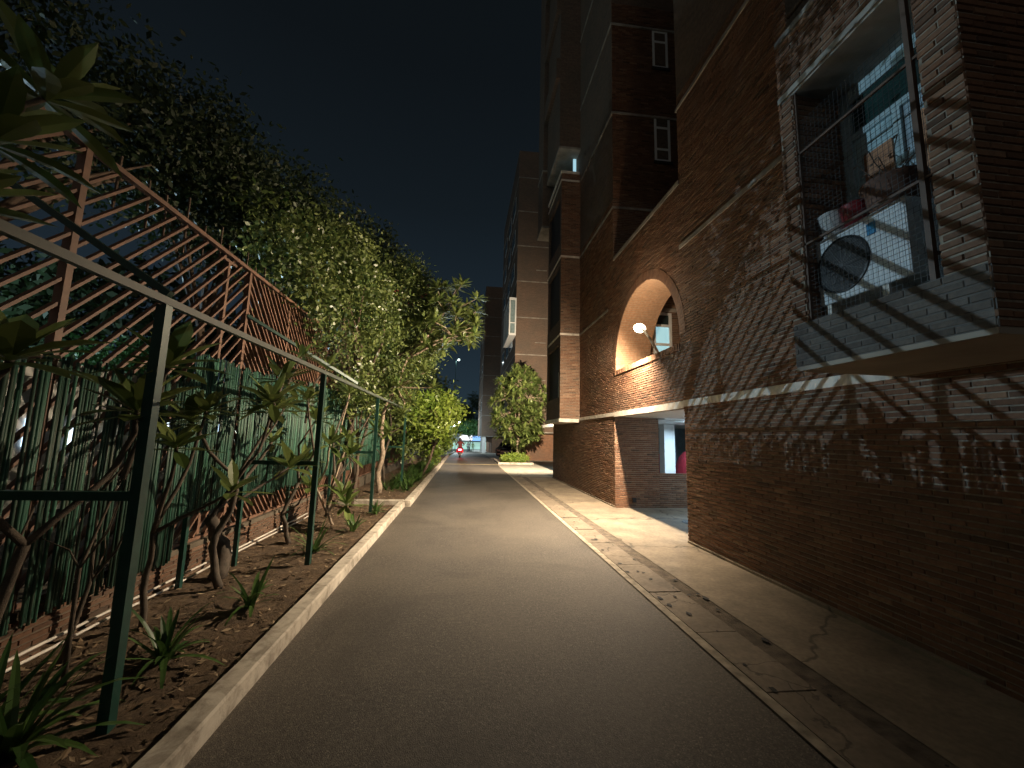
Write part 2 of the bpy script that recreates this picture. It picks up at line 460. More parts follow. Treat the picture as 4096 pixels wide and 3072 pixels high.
XW = 4.15
AC_, AZ, AR, SILL = 9.10, 3.92, 1.72, 3.74          # arch centre, springing, radius, sill
BAY = (1.97, 3.42)
bld = thing('brick_apartment_building', 'long brick apartment block with arched opening and projecting bays along the right of the road', 'building', (XW, 10, 0))
def ex_main(z):
    e_ = []
    if z < 2.47: e_.append((7.30, 10.95))
    if SILL < z < AZ + AR:
        hw = AR if z < AZ else math.sqrt(max(0, AR ** 2 - (z - AZ) ** 2)); e_.append((AC_ - hw, AC_ + hw))
    if z > 7.05: e_.append((7.25, 10.95))
    if z > 2.62: e_.append((2.06, 3.36))
    return e_
mb = MB()
bricks(mb, (XW, 0, 0), (0, 1, 0), (-1, 0, 0), -5, 18.9, 0, 9.0, ex_main)
obj('wall', mb, [BRK, MOR], bld)
# upper storeys, too far up to count the bricks
mb = MB()
mb.box(XW, 12, -5, 7.25, 9.0, 30, skip='b'); mb.box(XW, 12, 10.95, 18.9, 9.0, 30, skip='b')
mb.box(XW + .01, 12, 11.0, 18.88, 2.62, 9.0, skip='lf')
mb.box(XW + .02, 5.15, -5, 1.9, 0, 9.0, skip='l'); mb.box(XW + .02, 5.6, 3.5, 7.24, 0, 9.0, skip='l')
mb.box(6.9, 12, 7.25, 10.95, 2.62, 30)
mb.box(XW + .02, 5.39, 11.0, 18.88, 0, 2.47, skip='lf')
obj('upper_wall', mb, BTD, bld)
# window face of the recess
mb = MB()
bricks(mb, (0, 10.95, 0), (1, 0, 0), (0, -1, 0), XW, 5.42, 0, 2.47)
bricks(mb, (0, 10.95, 0), (1, 0, 0), (0, -1, 0), 5.42, 7.2, 0, .95)
W3 = [(5.33, 5.90, 3.2, 5.58), (5.50, 6.02, 10.40, 11.95), (5.50, 6.02, 13.65, 15.0), (5.5, 6.02, 7.4, 8.6)]
def ex_w(z): return [(a, b) for a, b, c, d_ in W3 if c < z < d_]
bricks(mb, (0, 10.95, 0), (1, 0, 0), (0, -1, 0), XW, 6.9, 2.62, 15.8, ex_w)
obj('recess_wall', mb, [BRK, MOR], bld)
mb = MB(); mb.box(XW + .001, 6.9, 10.96, 11.2, 15.8, 30, skip='b'); mb.box(5.41, 7.2, 10.97, 11.17, 0, .93); pieces('parapet', mb, BTD, bld)
mb = MB()
for k in range(3, 9):
    z = 8.74 + (k - 3) * 3.14
    mb.box(XW - .03, XW + .02, 10.92, 18.93, z - .036, z + .036); mb.box(XW + .02, 6.89, 10.915, 10.948, z - .036, z + .036)
for z in (8.72, 11.86, 15.0): mb.box(XW - .03, XW + .02, 3.45, 7.28, z - .036, z + .036)
mb.box(XW - .03, XW + .02, 3.45, 7.28, 5.66, 5.74)
mb.box(XW - .03, XW + .02, 11.4, 14.44, 5.66, 5.73)
mb.box(XW + .02, 6.89, 10.915, 10.948, 5.6, 5.7)
pieces('storey_band', mb, CONC, bld)
mb = MB(); mb.box(XW - .03, XW + .02, 3.45, 7.3, 2.50, 2.62); mb.box(XW - .03, XW + .02, 10.95, 14.44, 2.50, 2.60); mb.box(XW - .03, XW + .02, 7.3, 10.95, 2.475, 2.61)
mb.box(XW - .03, XW + .02, -5, 1.9, 2.50, 2.62)
pieces('plinth_band', mb, BAND, bld)
mb = MB(); mb.box(XW + .02, 14, 7.3, 10.95, 2.475, 2.62); mb.box(5.62, 14, 10.952, 24, 2.45, 2.60); mb.box(4.6, 16, 18.92, 24, 2.45, 2.6)
pieces('soffit', mb, WHITE, bld)
# parapet slope and top of the arch wall
mb = MB(); mb.box(XW - .02, 5.15, 7.26, 10.94, 7.051, 7.15); obj('coping', mb, CONC, bld)
# arch intrados and inner face
mb = MB(); n = 40
ring = [(AC_ - AR, SILL)] + [(AC_ - AR * math.cos(a), AZ + AR * math.sin(a)) for a in np.linspace(0, PI, n)] + [(AC_ + AR, SILL)]
for (a, b), (c, dd) in zip(ring[:-1], ring[1:]):
    mb.face([(XW - .006, a, b), (XW - .006, c, dd), (5.15, c, dd), (5.15, a, b)])
mb.face([(XW, AC_ - AR, SILL), (5.15, AC_ - AR, SILL), (5.15, AC_ + AR, SILL), (XW, AC_ + AR, SILL)])
for (a, b), (c, dd) in zip(ring[:-1], ring[1:]):
    mb.face([(5.15, a, b), (5.15, c, dd), (5.15, c, 7.04), (5.15, a, 7.04)])
mb.face([(5.15, 7.26, 2.62), (5.15, 10.94, 2.62), (5.15, 10.94, SILL), (5.15, 7.26, SILL)])
av = brick_tex('arch_brick', (.30, .17, .095), (.36, .20, .115), (.30, .24, .17), .25, (.28, .19, .12))
obj('arch_vault', mb, av, bld)
mb = MB()       # ring of bricks on edge round the arch, and the sill course
for i in range(86):
    a = PI * (i + .5) / 86; da = PI / 86 * .44
    q = []
    for (rr, s) in ((AR, -1), (AR, 1), (AR + .22, 1), (AR + .22, -1)): q.append((AC_ - rr * math.cos(a + s * da), AZ + rr * math.sin(a + s * da)))
    xo = XW - .013 - random.uniform(0, .003); t = random.uniform(.3, .75)
    mb.face([(xo, p, z) for p, z in q], 0, t)
    for k in range(4): mb.face([(xo, *q[k]), (XW, *q[k]), (XW, *q[(k + 1) % 4]), (xo, *q[(k + 1) % 4])], 0, t)
obj('arch_ring', mb, [BRK], bld)
mb = MB(); y = AC_ - AR
while y < AC_ + AR:
    mb.box(XW - .03 - random.uniform(0, .006), XW + .24, y + .004, y + .052, SILL - .11, SILL + .012 + random.uniform(0, .006), t=random.uniform(.4, .95)); y += .056
obj('arch_sill', mb, [BRK], bld)
# base skirting
mb = MB(); mb.box(XW - .035, XW, 3.0, 7.28, 0, .05); mb.box(XW - .035, XW, 10.98, 18.88, 0, .05); pieces('skirting', mb, PAVE, bld)
mb = MB(); mb.box(4.62, 4.72, 10.90, 10.94, .16, .28); obj('drain_hole', mb, DARK, bld)

def window(parent, x0, x1, yf, z0, z1, bars, panem, frame=WHITE, sill=True):
    mb = MB(); f = .075
    mb.box(x0, x1, yf - .05, yf + .03, z0, z0 + f); mb.box(x0, x1, yf - .05, yf + .03, z1 - f, z1)
    mb.box(x0, x0 + f, yf - .052, yf + .03, z0 + f, z1 - f); mb.box(x1 - f, x1, yf - .052, yf + .03, z0 + f, z1 - f)
    for b in bars: mb.box(x0 + f, x1 - f, yf - .045, yf + .03, b - f / 2, b + f / 2)
    wn = obj('window', mb, frame, parent)
    zs = [z0 + f] + sum([[b - f / 2, b + f / 2] for b in bars], []) + [z1 - f]
    for i in range(0, len(zs), 2):
        mb = MB(); mb.box(x0 + f, x1 - f, yf, yf + .015, zs[i], zs[i + 1]); obj('pane', mb, panem[i // 2] if isinstance(panem, list) else panem, wn)
    if sill: mb = MB(); mb.box(x0 - .04, x1 + .04, yf - .10, yf - .055, z0 - .09, z0 - .01); obj('sill', mb, DARK, wn)
    return wn
LITC = emit('lit_window_glass', (.35, .62, .70), .75)
DIMC = emit('dim_window_glass', (.03, .06, .07), .35)
window(bld, *W3[0][:2], 10.99, *W3[0][2:], [4.62, 5.18], [LITC, LITC, GLASS])
window(bld, *W3[1][:2], 10.99, *W3[1][2:], [10.82, 11.55], DIMC)
window(bld, *W3[2][:2], 10.99, *W3[2][2:], [14.6], DIMC)
window(bld, *W3[3][:2], 10.99, *W3[3][2:], [8.2], GLASS)

# the far bay (tall brick oriel)
mb = MB()
bricks(mb, (0, 14.45, 0), (1, 0, 0), (0, -1, 0), 3.40, XW, 2.56, 12.2)
obj('oriel_front', mb, [BRK, MOR], bld)
mb = MB()
for z0, z1 in ((2.56, 3.35), (5.35, 6.3), (8.5, 9.4), (11.4, 12.2)): mb.box(3.40, XW, 14.46, 16.9, z0, z1)
mb.box(3.41, XW, 14.47, 14.72, 2.6, 12.15); mb.box(3.405, XW, 16.7, 16.89, 2.6, 12.15)
obj('oriel_side', mb, BTD, bld)
mb = MB(); mb.box(3.48, XW, 14.73, 16.69, 2.61, 12.1); obj('oriel_opening', mb, DARK, bld)
mb = MB(); mb.box(3.36, XW - .04, 14.41, 16.95, 2.43, 2.555)
for z in (5.70, 8.75, 11.9): mb.box(3.375, XW - .04, 14.42, 16.92, z - .036, z + .036)
mb.box(3.36, XW - .04, 14.42, 16.92, 12.2, 12.3)
pieces('oriel_band', mb, BAND, bld)
mb = MB(); mb.box(3.42, 3.46, 14.75, 14.82, 3.36, 4.3); obj('downpipe', mb, WHITE, bld)
mb = MB()
mb.box(3.30, XW, 14.45, 16.9, 13.35, 30); mb.box(3.12, 3.72, 17.0, 18.2, 11.35, 30)
mb.box(3.72, XW, 17.0, 18.2, 12.3, 30)
for z in (16.4, 19.6, 22.8): mb.box(3.14, 3.75, 14.47, 16.99, z, z + .9)
pieces('upper_oriel', mb, BTD, bld)
mb = MB(); mb.box(3.10, 3.74, 16.97, 18.23, 11.25, 11.348); mb.box(3.28, XW, 14.42, 16.93, 13.25, 13.35)
mb.box(3.09, 3.76, 16.98, 18.22, 14.0, 14.08)
pieces('upper_oriel_band', mb, CONC, bld)
wn = MB(); wn.box(3.98, 4.10, 14.9, 14.95, 12.35, 13.2); obj('lit_window', wn, emit('lit_blue_glass', (.40, .68, .80), .9), bld)

# ---- near bay with the air conditioner
BX = 3.08
b0, b1 = BAY
bay = MB()
bricks(bay, (BX, 0, 0), (0, 1, 0), (-1, 0, 0), 3.27, b1 + .011, 2.96, 5.27)
bricks(bay, (BX, 0, 0), (0, 1, 0), (-1, 0, 0), b0 - .011, 2.20, 2.96, 5.27)
bricks(bay, (BX, 0, 0), (0, 1, 0), (-1, 0, 0), b0 - .011, b1 + .011, 5.36, 5.98)
bricks(bay, (BX, 0, 0), (0, 1, 0), (-1, 0, 0), 3.27, b1 + .011, 5.98, 8.3)
bricks(bay, (BX, 0, 0), (0, 1, 0), (-1, 0, 0), b0 - .011, 2.20, 5.98, 8.3)
bricks(bay, (BX, 0, 0), (0, 1, 0), (-1, 0, 0), b0 - .011, b1 + .011, 8.4, 9.4)
bricks(bay, (0, b0, 0), (1, 0, 0), (0, -1, 0), BX - .009, XW, 2.56, 9.4)
bricks(bay, (0, b1, 0), (1, 0, 0), (0, 1, 0), BX, XW, 2.56, 9.4)
# inside faces of the recess
bricks(bay, (0, 3.27, 0), (1, 0, 0), (0, -1, 0), BX, 3.85, 2.97, 5.27)
bricks(bay, (0, 2.20, 0), (1, 0, 0), (0, 1, 0), BX, 3.85, 2.97, 5.27)
bo = obj('bay', bay, [BRK, MOR], bld)
bp = MB(); bricks(bp, (BX, 0, 0), (0, 1, 0), (-1, 0, 0), b0 - .011, b1 + .011, 2.56, 2.96, None, .0545, .235, .006)
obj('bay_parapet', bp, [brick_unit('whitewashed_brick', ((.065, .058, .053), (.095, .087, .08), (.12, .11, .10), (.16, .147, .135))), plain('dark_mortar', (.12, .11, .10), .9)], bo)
mb = MB(); mb.box(BX - .004, XW - .001, b0 - .004, b1 + .004, 2.52, 2.558); mb.box(BX + .02, 3.86, b0 + .03, b1 - .03, 2.95, 2.965)
obj('soffit_slab', mb, PLAS, bo)
mb = MB(); mb.box(BX + .01, 4.1, b0 + .015, b1 - .015, 5.272, 5.355); mb.box(BX - .015, BX + .008, b0 - .01, b1 + .01, 5.29, 5.345); mb.box(BX - .015, 4.1, b0 - .01, b1 + .01, 8.305, 8.395)
mb.box(BX - .02, BX - .002, b0, b1, 5.93, 5.99)
pieces('ceiling_slab', mb, CONC, bo)
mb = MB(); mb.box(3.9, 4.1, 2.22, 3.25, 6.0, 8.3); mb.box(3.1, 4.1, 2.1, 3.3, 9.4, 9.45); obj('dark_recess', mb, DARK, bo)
mb = MB(); mb.tube([(BX + .02, 2.2, 6.15), (BX + .02, 3.27, 6.15)], .022); mb.tube([(BX + .02, 2.2, 6.5), (BX + .02, 3.27, 6.5)], .018); obj('railing', mb, BARKD, bo)
# window at the back of the recess
TEAL = plain('teal_grey_paint', (.42, .55, .58), .5, var=.15)
mb = MB(); X = 3.585
mb.box(X, X + .06, 3.17, 3.27, 2.97, 5.27); mb.box(X, X + .06, 2.2, 3.17, 5.14, 5.27); mb.box(X, X + .06, 2.2, 2.26, 2.97, 5.14)
mb.box(X + .002, X + .06, 2.26, 3.17, 4.74, 4.80)
mb.box(X + .002, X + .06, 2.74, 2.80, 2.97, 4.74)
wn = obj('window', mb, TEAL, bo)
mb = MB(); mb.box(X + .03, X + .045, 2.26, 3.17, 4.80, 5.14); obj('transom_pane', mb, plain('dark_green_glass', (.02, .05, .045), .2), wn)
mb = MB(); mb.box(X + .025, X + .04, 2.80, 3.17, 2.97, 4.74); obj('pane', mb, plain('pale_blue_glass', (.42, .58, .62), .3), wn)
mb = MB(); mb.box(X + .01, X + .024, 2.83, 3.08, 2.97, 4.52); mb.box(X + .01, X + .024, 2.5, 2.66, 2.97, 4.58); obj('board', mb, plain('orange_board', (.50, .24, .12), .6), wn)
mb = MB(); mb.box(X + .03, X + .045, 2.26, 2.74, 2.97, 4.74); obj('pane', mb, plain('blue_grey_glass', (.40, .50, .56), .3), wn)
# security grille in front of the recess
mb = MB(); gx = BX + .035
for k in range(1, 27): mb.beam((gx, 2.20 + k * .04, 2.97), (gx, 2.20 + k * .04, 4.95), .0022)
for k in range(50): mb.beam((gx, 2.2, 2.98 + k * .04), (gx, 3.27, 2.98 + k * .04), .0022)
obj('wire_mesh', mb, plain('dull_wire', (.05, .05, .05), .5, metal=.3), bo)
mb = MB()
mb.beam((gx - .01, 3.255, 2.97), (gx - .01, 3.255, 5.27), .02); mb.beam((gx - .01, 2.27, 2.9), (gx - .01, 2.27, 5.9), .035)
mb.beam((gx - .01, 2.2, 3.70), (gx - .01, 3.27, 3.70), .02); mb.beam((gx - .01, 2.2, 4.62), (gx - .01, 3.27, 4.62), .02)
mb.beam((gx + .02, 2.30, 3.18), (gx + .3, 2.30, 3.18), .02)
obj('grille_frame', mb, plain('rusty_bar', (.10, .06, .04), .6), bo)

# air conditioner
ac = thing('air_conditioner', 'white outdoor air conditioner unit with round fan grille standing in the caged bay', 'air conditioner', (3.25, 2.95, 2.97))
mb = MB(); mb.box(3.20, 3.52, 2.47, 3.25, 3.10, 3.72); obj('casing', mb, plain('white_enamel', (.62, .66, .68), .4, var=.06), ac, bevel=.015)
mb = MB(); cy, cz = 3.005, 3.40
mb.lathe([(.245, 0), (.245, -.014), (.232, -.018), (.225, -.004)], (3.20, cy, cz), 'x', 36)
mb.lathe([(.001, -.006), (.05, -.006)], (3.20, cy, cz), 'x', 20)
fr = obj('fan_ring', mb, BLACK, ac)
mb = MB()
for k in range(-17, 18):
    zz = cz + k * .0125; hw = math.sqrt(max(0, .225 ** 2 - (zz - cz) ** 2)); mb.beam((3.188, cy - hw, zz), (3.188, cy + hw, zz), .003)
for a in range(6): mb.beam((3.191, cy + .22 * math.cos(a * PI / 6), cz + .22 * math.sin(a * PI / 6)), (3.191, cy - .22 * math.cos(a * PI / 6), cz - .22 * math.sin(a * PI / 6)), .004)
obj('fan_grille', mb, plain('grey_wire', (.12, .12, .12), .5), ac)
mb = MB(); mb.lathe([(.001, 0), (.226, 0)], (3.197, cy, cz), 'x', 36); obj('fan_well', mb, BLACK, ac)
mb = MB(); mb.box(3.194, 3.1995, 2.70, 2.77, 3.54, 3.64); obj('sticker', mb, plain('blue_sticker', (.03, .22, .42), .4), ac)
for yy in (2.66, 3.16):
    mb = MB(); mb.box(3.22, 3.57, yy, yy + .05, 2.97, 3.10); obj('foot', mb, PIPE, ac)
def pot(name, label, x, y, z, prof, mat, catg='pot', twigs=0):
    x -= .05
    prof = [(a * 1.22, b * 1.25) for a, b in prof]; mb = MB(); mb.lathe(prof, (x, y, z), n=24)
    o = obj(name, mb, mat, smooth=True, label=label, cat=catg)
    if twigs:
        tb = MB()
        for i in range(twigs):
            a = random.uniform(0, 2 * PI); p = Vector((x, y, z + .15)); pts = [p.copy()]
            for k in range(4):
                p = p + Vector((math.cos(a) * .03 + random.uniform(-.02, .02), math.sin(a) * .05 + random.uniform(-.03, .03), random.uniform(.06, .13))); pts.append(p.copy())
                lf = p + Vector((random.uniform(-.02, .02),) * 3)
                tb.face([lf, lf + Vector((.01, .03, .01)), lf + Vector((0, .05, -.01)), lf + Vector((0, .02, -.02))])
            tb.tube(pts, .004, 5)
        obj('dry_plant', tb, BARKD, o)
pot('bucket', 'white plastic bucket on the left end of the air conditioner', 3.36, 3.14, 3.722, [(.001, 0), (.075, 0), (.105, .17), (.112, .17), (.105, .178), (.095, .165), (.07, .02), (.001, .02)], WHITE, 'bucket')
pot('flower_pot', 'dark red flower pot between the white bucket and the clay planter', 3.36, 2.93, 3.722, [(.001, 0), (.075, 0), (.10, .14), (.108, .15), (.095, .15), (.07, .03), (.001, .03)], plain('dark_red_glaze', (.20, .015, .02), .4))
pot('clay_planter', 'wide brown clay planter with dry twigs above the air conditioner', 3.40, 2.66, 3.722, [(.001, 0), (.10, 0), (.14, .05), (.15, .16), (.175, .17), (.175, .19), (.15, .185), (.13, .06), (.001, .05)], plain('brown_clay', (.15, .075, .05), .7), 'planter', twigs=6)

# lamp at the arch
LP = Vector((3.93, 8.75, 4.42))
al = thing('wall_lamp', 'glowing round flood lamp on a bent arm at the sill of the brick arch', 'lamp', (XW, 8.30, SILL))
mb = MB(); mb.tube([(XW, 8.30, SILL), (4.03, 8.36, 4.02), (3.99, 8.42, 4.14), (3.97, 8.62, 4.33)], .032, 8)
obj('arm', mb, plain('pale_arm_paint', (.65, .55, .42), .5), al)
mb = MB(); mb.tube([(3.97, 8.60, 4.32), (3.96, 8.70, 4.38)], [.03, .03], 12); obj('lamp_housing', mb, PLAS, al)
mb = MB(); n = 12
prof = [(.001, .05), (.05, .045), (.088, .022), (.10, 0), (.088, -.022), (.05, -.045), (.001, -.05)]
prof = [(a * 1.35, b * 1.1) for a, b in prof]
mb.lathe(prof, (0, 0, 0), n=28)
q = Vector((-.35, -.42, -.83)).to_track_quat('Z', 'Y')
mb.v = [tuple(LP + q @ Vector(p)) for p in mb.v]
GLOW = emit('lamp_glow', (1.0, .86, .62), 26)
gb = obj('lamp_shade', mb, GLOW, al, smooth=True)
lamp('arch_spot', 'SPOT', LP + Vector((-.10, -.05, -.10)), ARCH_W, WARM, .05, aim=LP + Vector((-.70, .36, -.70)), spot=175, blend=1, parent=al)
lamp('arch_point', 'POINT', LP + Vector((-.10, .02, .12)), 115, WARM, .05, parent=al)
lamp('bush_fill', 'SPOT', LP + Vector((-.13, .02, -.05)), 3800, WARM, .05, aim=(-1.2, 17.6, 3.6), spot=44, blend=1, parent=al)  # extra beam added at the lamp to brighten the left bush

# second lamp of the same kind on the far corner, hidden from the road by the oriel
a2 = thing('wall_lamp', 'wall lamp on the far corner of the brick building, beyond the tall oriel', 'lamp', (4.35, 18.93, 4.0))
mb = MB(); mb.tube([(4.35, 18.93, 4.0), (4.38, 19.15, 4.2), (4.36, 19.3, 4.3)], .022, 8); obj('arm', mb, PLAS, a2)
mb = MB(); mb.lathe([(.001, .05), (.09, .02), (.1, 0), (.09, -.02), (.001, -.05)], (4.36, 19.36, 4.28), n=20); obj('lamp_shade', mb, GLOW, a2, smooth=True)
lamp('corner_spot', 'SPOT', (4.30, 19.44, 4.2), 13000, WARM, .05, aim=(2.4, 29, 2.4), spot=140, blend=1, parent=a2)
# ------------------------------------------------------------------ under the building
pk = thing('parking_column', 'white painted column in the lit parking seen through the passage', 'column', (7.2, 14.3, 0))
mb = MB(); mb.box(7.25, 7.65, 14.2, 14.6, .008, 2.44); obj('shaft', mb, WHITE, pk)
mb = MB(); mb.box(7.2, 7.7, 14.15, 14.65, .008, .12); obj('base', mb, WHITE, pk)
mb = MB(); mb.box(7.78, 8.1, 14.95, 15.3, .008, 2.44); obj('grey_column', mb, plain('blue_grey_paint', (.10, .12, .15), .6), label='dark blue grey column standing right of the white parking column', cat='column')
sheet('parking_floor', 5.6, 20, [10.9, 19.2], .014, PAVE2)
mb = MB(); mb.box(14, 14.2, 10.9, 19, .02, 2.44); mb.box(5.62, 14, 18.6, 18.8, .02, 2.44)
obj('back_wall', mb, plain('dim_wall', (.2, .24, .26), .8), label='plain back wall of the parking under the building', cat='wall')
def shroud(name, label, x, y, s):
    mb = MB(); n = 16; prof = [(.48, 0), (.46, .35), (.40, .7), (.30, .95), (.16, 1.1), (.02, 1.14)]
    k = len(mb.v)
    for (rr, h) in prof:
        for j in range(n):
            a = 2 * PI * j / n; w_ = 1 + .08 * math.sin(a * 5 + h * 3)
            mb.v.append((x + rr * .55 * w_ * math.cos(a) * s, y + rr * 1.6 * w_ * math.sin(a) * s, .02 + h * s * (1 + .08 * math.sin(a))))
    for i in range(len(prof) - 1):
        for j in range(n): mb.f.append((i * n + j, i * n + (j + 1) % n, (i + 1) * n + (j + 1) % n, (i + 1) * n + j)); mb.m.append(0); mb.t.append(.5)
    obj(name, mb, plain('red_cover_cloth', (.42, .03, .05), .6), smooth=True, label=label, cat='covered scooter', group='covered scooters in the parking')
shroud('covered_scooter', 'scooter under a red cloth cover left of the white parking column', 7.68, 15.75, 1.2)
shroud('covered_scooter', 'scooter under a red cloth cover right of the dark parking column', 8.22, 14.3, 1.2)
tl = thing('tube_light', 'bluish white tube light under the parking ceiling', 'light', (7.5, 16.2, 2.4))
mb = MB(); mb.tube([(6.6, 16.4, 2.36), (7.8, 16.4, 2.36)], .02, 8); obj('tube', mb, emit('cool_tube', (.75, .92, 1), 14), tl)
mb = MB(); mb.box(6.55, 7.85, 16.36, 16.44, 2.385, 2.44); obj('batten', mb, WHITE, tl)
lamp('passage_light', 'AREA', (8.4, 8.9, 2.38), 170, (.6, .82, 1.0), .8, aim=(7.2, 9.1, 0), parent=tl)
lamp('parking_light', 'AREA', (7.6, 12.6, 2.38), 150, (.55, .8, 1.0), 1.2, aim=(7.3, 12.4, 0), parent=tl)
lamp('parking_light_b', 'AREA', (7.2, 22.5, 2.38), 110, (.72, .9, 1.0), 1.5, aim=(6.0, 22.5, 0), parent=tl)

# ------------------------------------------------------------------ buildings behind
def block(name, label, x0, x1, y0, y1, z0, z1, stor, wins, oriel=False, gmat=BTD):
    b = thing(name, label, 'building', (x0, y0, gz(y0)))
    mb = MB(); mb.box(x0, x1, y0, y1, z0, z1); obj('wall', mb, gmat, b)
    mb = MB(); z = z0
    mb.box(x0 - .04, x1, y0 - .04, y1, z0 - .1, z0 - .002)
    z = z0 + 3.1
    while z < z1 - 1: mb.box(x0 - .03, x1, y0 - .03, y1 - .1, z - .036, z + .036); z += 3.1
    pieces('storey_band', mb, CONC, b)
    for (a, h) in wins:
        for k in stor:
            zz = z0 + 3.1 * k + .9
            mb = MB(); mb.box(x0 - .06, x0 - .035, a, a + h, zz, zz + 1.3); wd = obj('window', mb, WHITE, b)
            mb = MB(); mb.box(x0 - .075, x0 - .061, a + .1, a + h - .1, zz + .1, zz + 1.2); obj('pane', mb, GLASS, wd)
    return b
eb = block('brick_apartment_block', 'tall brick block with a white framed corner window beyond the round tree', 3.8, 14, 32, 46, 2.3, 26.5, (1, 2, 4, 5, 6), [(33.5, 2.4), (37, 2.2), (41, 2.2)])
mb = MB(); mb.box(4.9, 14, 32.6, 45.5, -.3, 2.19); obj('ground_floor_wall', mb, BT, eb)
mb = MB(); mb.box(3.2, 3.78, 31.7, 36.5, 10.0, 10.18); mb.box(3.2, 3.78, 31.7, 36.5, 12.95, 13.15)
for y in (31.7, 32.9, 34.1, 35.3, 36.4): mb.box(3.2, 3.3, y, y + .1, 10.18, 12.95)
mb.box(3.68, 3.78, 31.7, 31.8, 10.18, 12.95); mb.box(3.24, 3.7, 31.72, 31.8, 11.0, 11.08)
cw = obj('corner_window', mb, WHITE, eb)
mb = MB(); mb.box(3.26, 3.77, 31.76, 36.45, 10.19, 12.94); obj('pane', mb, plain('pale_glass', (.20, .27, .28), .2), cw)
mb = MB()
for z in (2.3, 5.4, 8.5, 14.7): mb.box(5.4, 6.3, 31.9, 31.99, z + 1.0, z + 1.05)
pieces('ledge', mb, CONC, eb)
fb = block('brick_tower_block', 'farthest brick block rising on stilts above the lit columns', 2.5, 12, 62, 80, 1.9, 25.5, (1, 3, 5), [(64, 2), (70, 2)])
for (x_, y_) in ((2.7, 62.3), (2.7, 66), (2.7, 70), (6, 62.3)):
    mb = MB(); mb.box(x_, x_ + .5, y_, y_ + .5, gz(y_) - .1, 1.79); obj('stilt_column', mb, WHITE, fb)
mb = MB(); mb.box(4.2, 12, 63, 80, -1, 1.79); obj('ground_floor_wall', mb, BT, fb)

# ------------------------------------------------------------------ fence, lattice, bamboo
XF = -3.42
pl = MB()
bricks(pl, (-3.36, 0, 0), (0, 1, 0), (1, 0, 0), -2, 14, 0, .36)
pl.box(-3.62, -3.362, -2, 14, 0, .42, m=1); pl.box(-3.62, -3.36, 14, 40, 0, .42, m=1)
obj('plinth_wall', pl, [brick_unit('old_plinth_brick', ((.05, .03, .02), (.10, .055, .035), (.14, .075, .045), (.20, .12, .08))), plain('dirty_mortar', (.11, .09, .065), .95)], label='low brick plinth wall under the lattice fence', cat='wall')
lat = thing('lattice_fence', 'tall rust red steel lattice fence with slanting slats above the green bamboo', 'fence', (XF, 5, .42))
posts = [-1.8, .95, 3.7, 6.45, 9.6, 12.8, 16, 19.2, 22.4, 25.6]
for p in posts:
    mb = MB(); mb.box(XF - .035, XF + .035, p - .03, p + .03, .42, 4.28); obj('post', mb, TERRA, lat)
mb = MB(); mb.box(XF - .02, XF + .05, -1.8, 25.6, 4.281, 4.33); mb.box(XF - .02, XF + .02, -1.8, 25.6, .43, .47)
obj('top_rail', mb, TERRA, lat)
mb = MB(); mb.box(XF - .03, XF + .02, 5.88, 5.93, .5, 4.2); mb.box(XF - .03, XF + .02, 7.9, 7.95, .5, 4.2); mb.box(XF - .03, XF + .02, 5.75, 6.08, 4.2, 4.24)
obj('strut', mb, TERRA, lat)
def slats(y0, y1, sgn, sp=.20):
    mb = MB(); z0, z1 = .48, 4.26; L = y1 - y0
    s = -L
    while s < (z1 - z0):
        # line z = z0 + s + (y-y0) or mirrored
        a0 = max(0, -s); a1 = min(L, (z1 - z0) - s)
        if a1 - a0 > .1:
            ya, yb = y0 + a0, y0 + a1; za, zb = z0 + s + a0, z0 + s + a1
            if sgn < 0: ya, yb = y1 - a0, y1 - a1
            jx = random.uniform(-.008, .008)
            mb.beam((XF + jx, ya, za), (XF + jx, yb, zb), .025, .048, t=random.random(), up=(1, 0, 0))
        s += sp * random.uniform(.9, 1.1)
    obj('slat_panel', mb, TERRA, lat)
for i in range(len(posts) - 1):
    sg = 1 if posts[i] < 6 else (-1 if i % 2 else 1)
    slats(posts[i] + .035, posts[i + 1] - .035, sg, .20 if i < 3 else .155)
# thin uprights above the rail
mb = MB()
for i in range(26):
    y = 4.2 + i * .33 + random.uniform(-.08, .08); mb.beam((XF - .12, y, 4.0), (XF - .12 + random.uniform(-.03, .03), y, 4.62 + random.uniform(-.12, .12)), .018)
pieces('upright', mb, BARKD, lat)

def screen(y0, y1, z0, z1, label, gap=.05, holes=(), light_tone=.48):  # cane colour of each screen carries how brightly that stretch is lit
    root = thing('bamboo_screen', label, 'screen', (-3.29, (y0 + y1) / 2, z0), 'green bamboo screens tied to the fence')
    mb = MB(); y = y0
    while y < y1:
        rr = random.uniform(.010, .0155)
        if random.random() > gap and not any(abs(y - h) < .022 for h in holes):
            zt = z1 + random.uniform(-.05, .03); zb = z0 + random.uniform(-.02, .05); lean = random.uniform(-.02, .02)
            xo = -3.31 + random.uniform(-.008, .008)
            mb.tube([(xo, y, zb), (xo + random.uniform(-.008, .008), y + lean * .5 + random.uniform(-.006, .006), (zb + zt) / 2), (xo, y + lean, zt)], [rr, rr * .95, rr * .85], 6, t=min(1, max(0, random.gauss(light_tone, .2))))
        else:
            y += random.uniform(0, .05)
        y += rr * 1.85
    obj('canes', mb, BAM, root, smooth=True)
    mb = MB()
    for z in (z0 + .2, (z0 + z1) / 2, z1 - .2): mb.beam((-3.335, y0, z), (-3.335, y1, z), .006)
    obj('tie_wire', mb, DARK, root)
screen(-1.5, 5.28, .33, 2.42, 'nearest green bamboo screen, coloured darkest for its shade, hung lowest on the fence', .015, (3.45, 3.62, 3.85, 4.1, 4.33, 4.42, 4.97), .24)
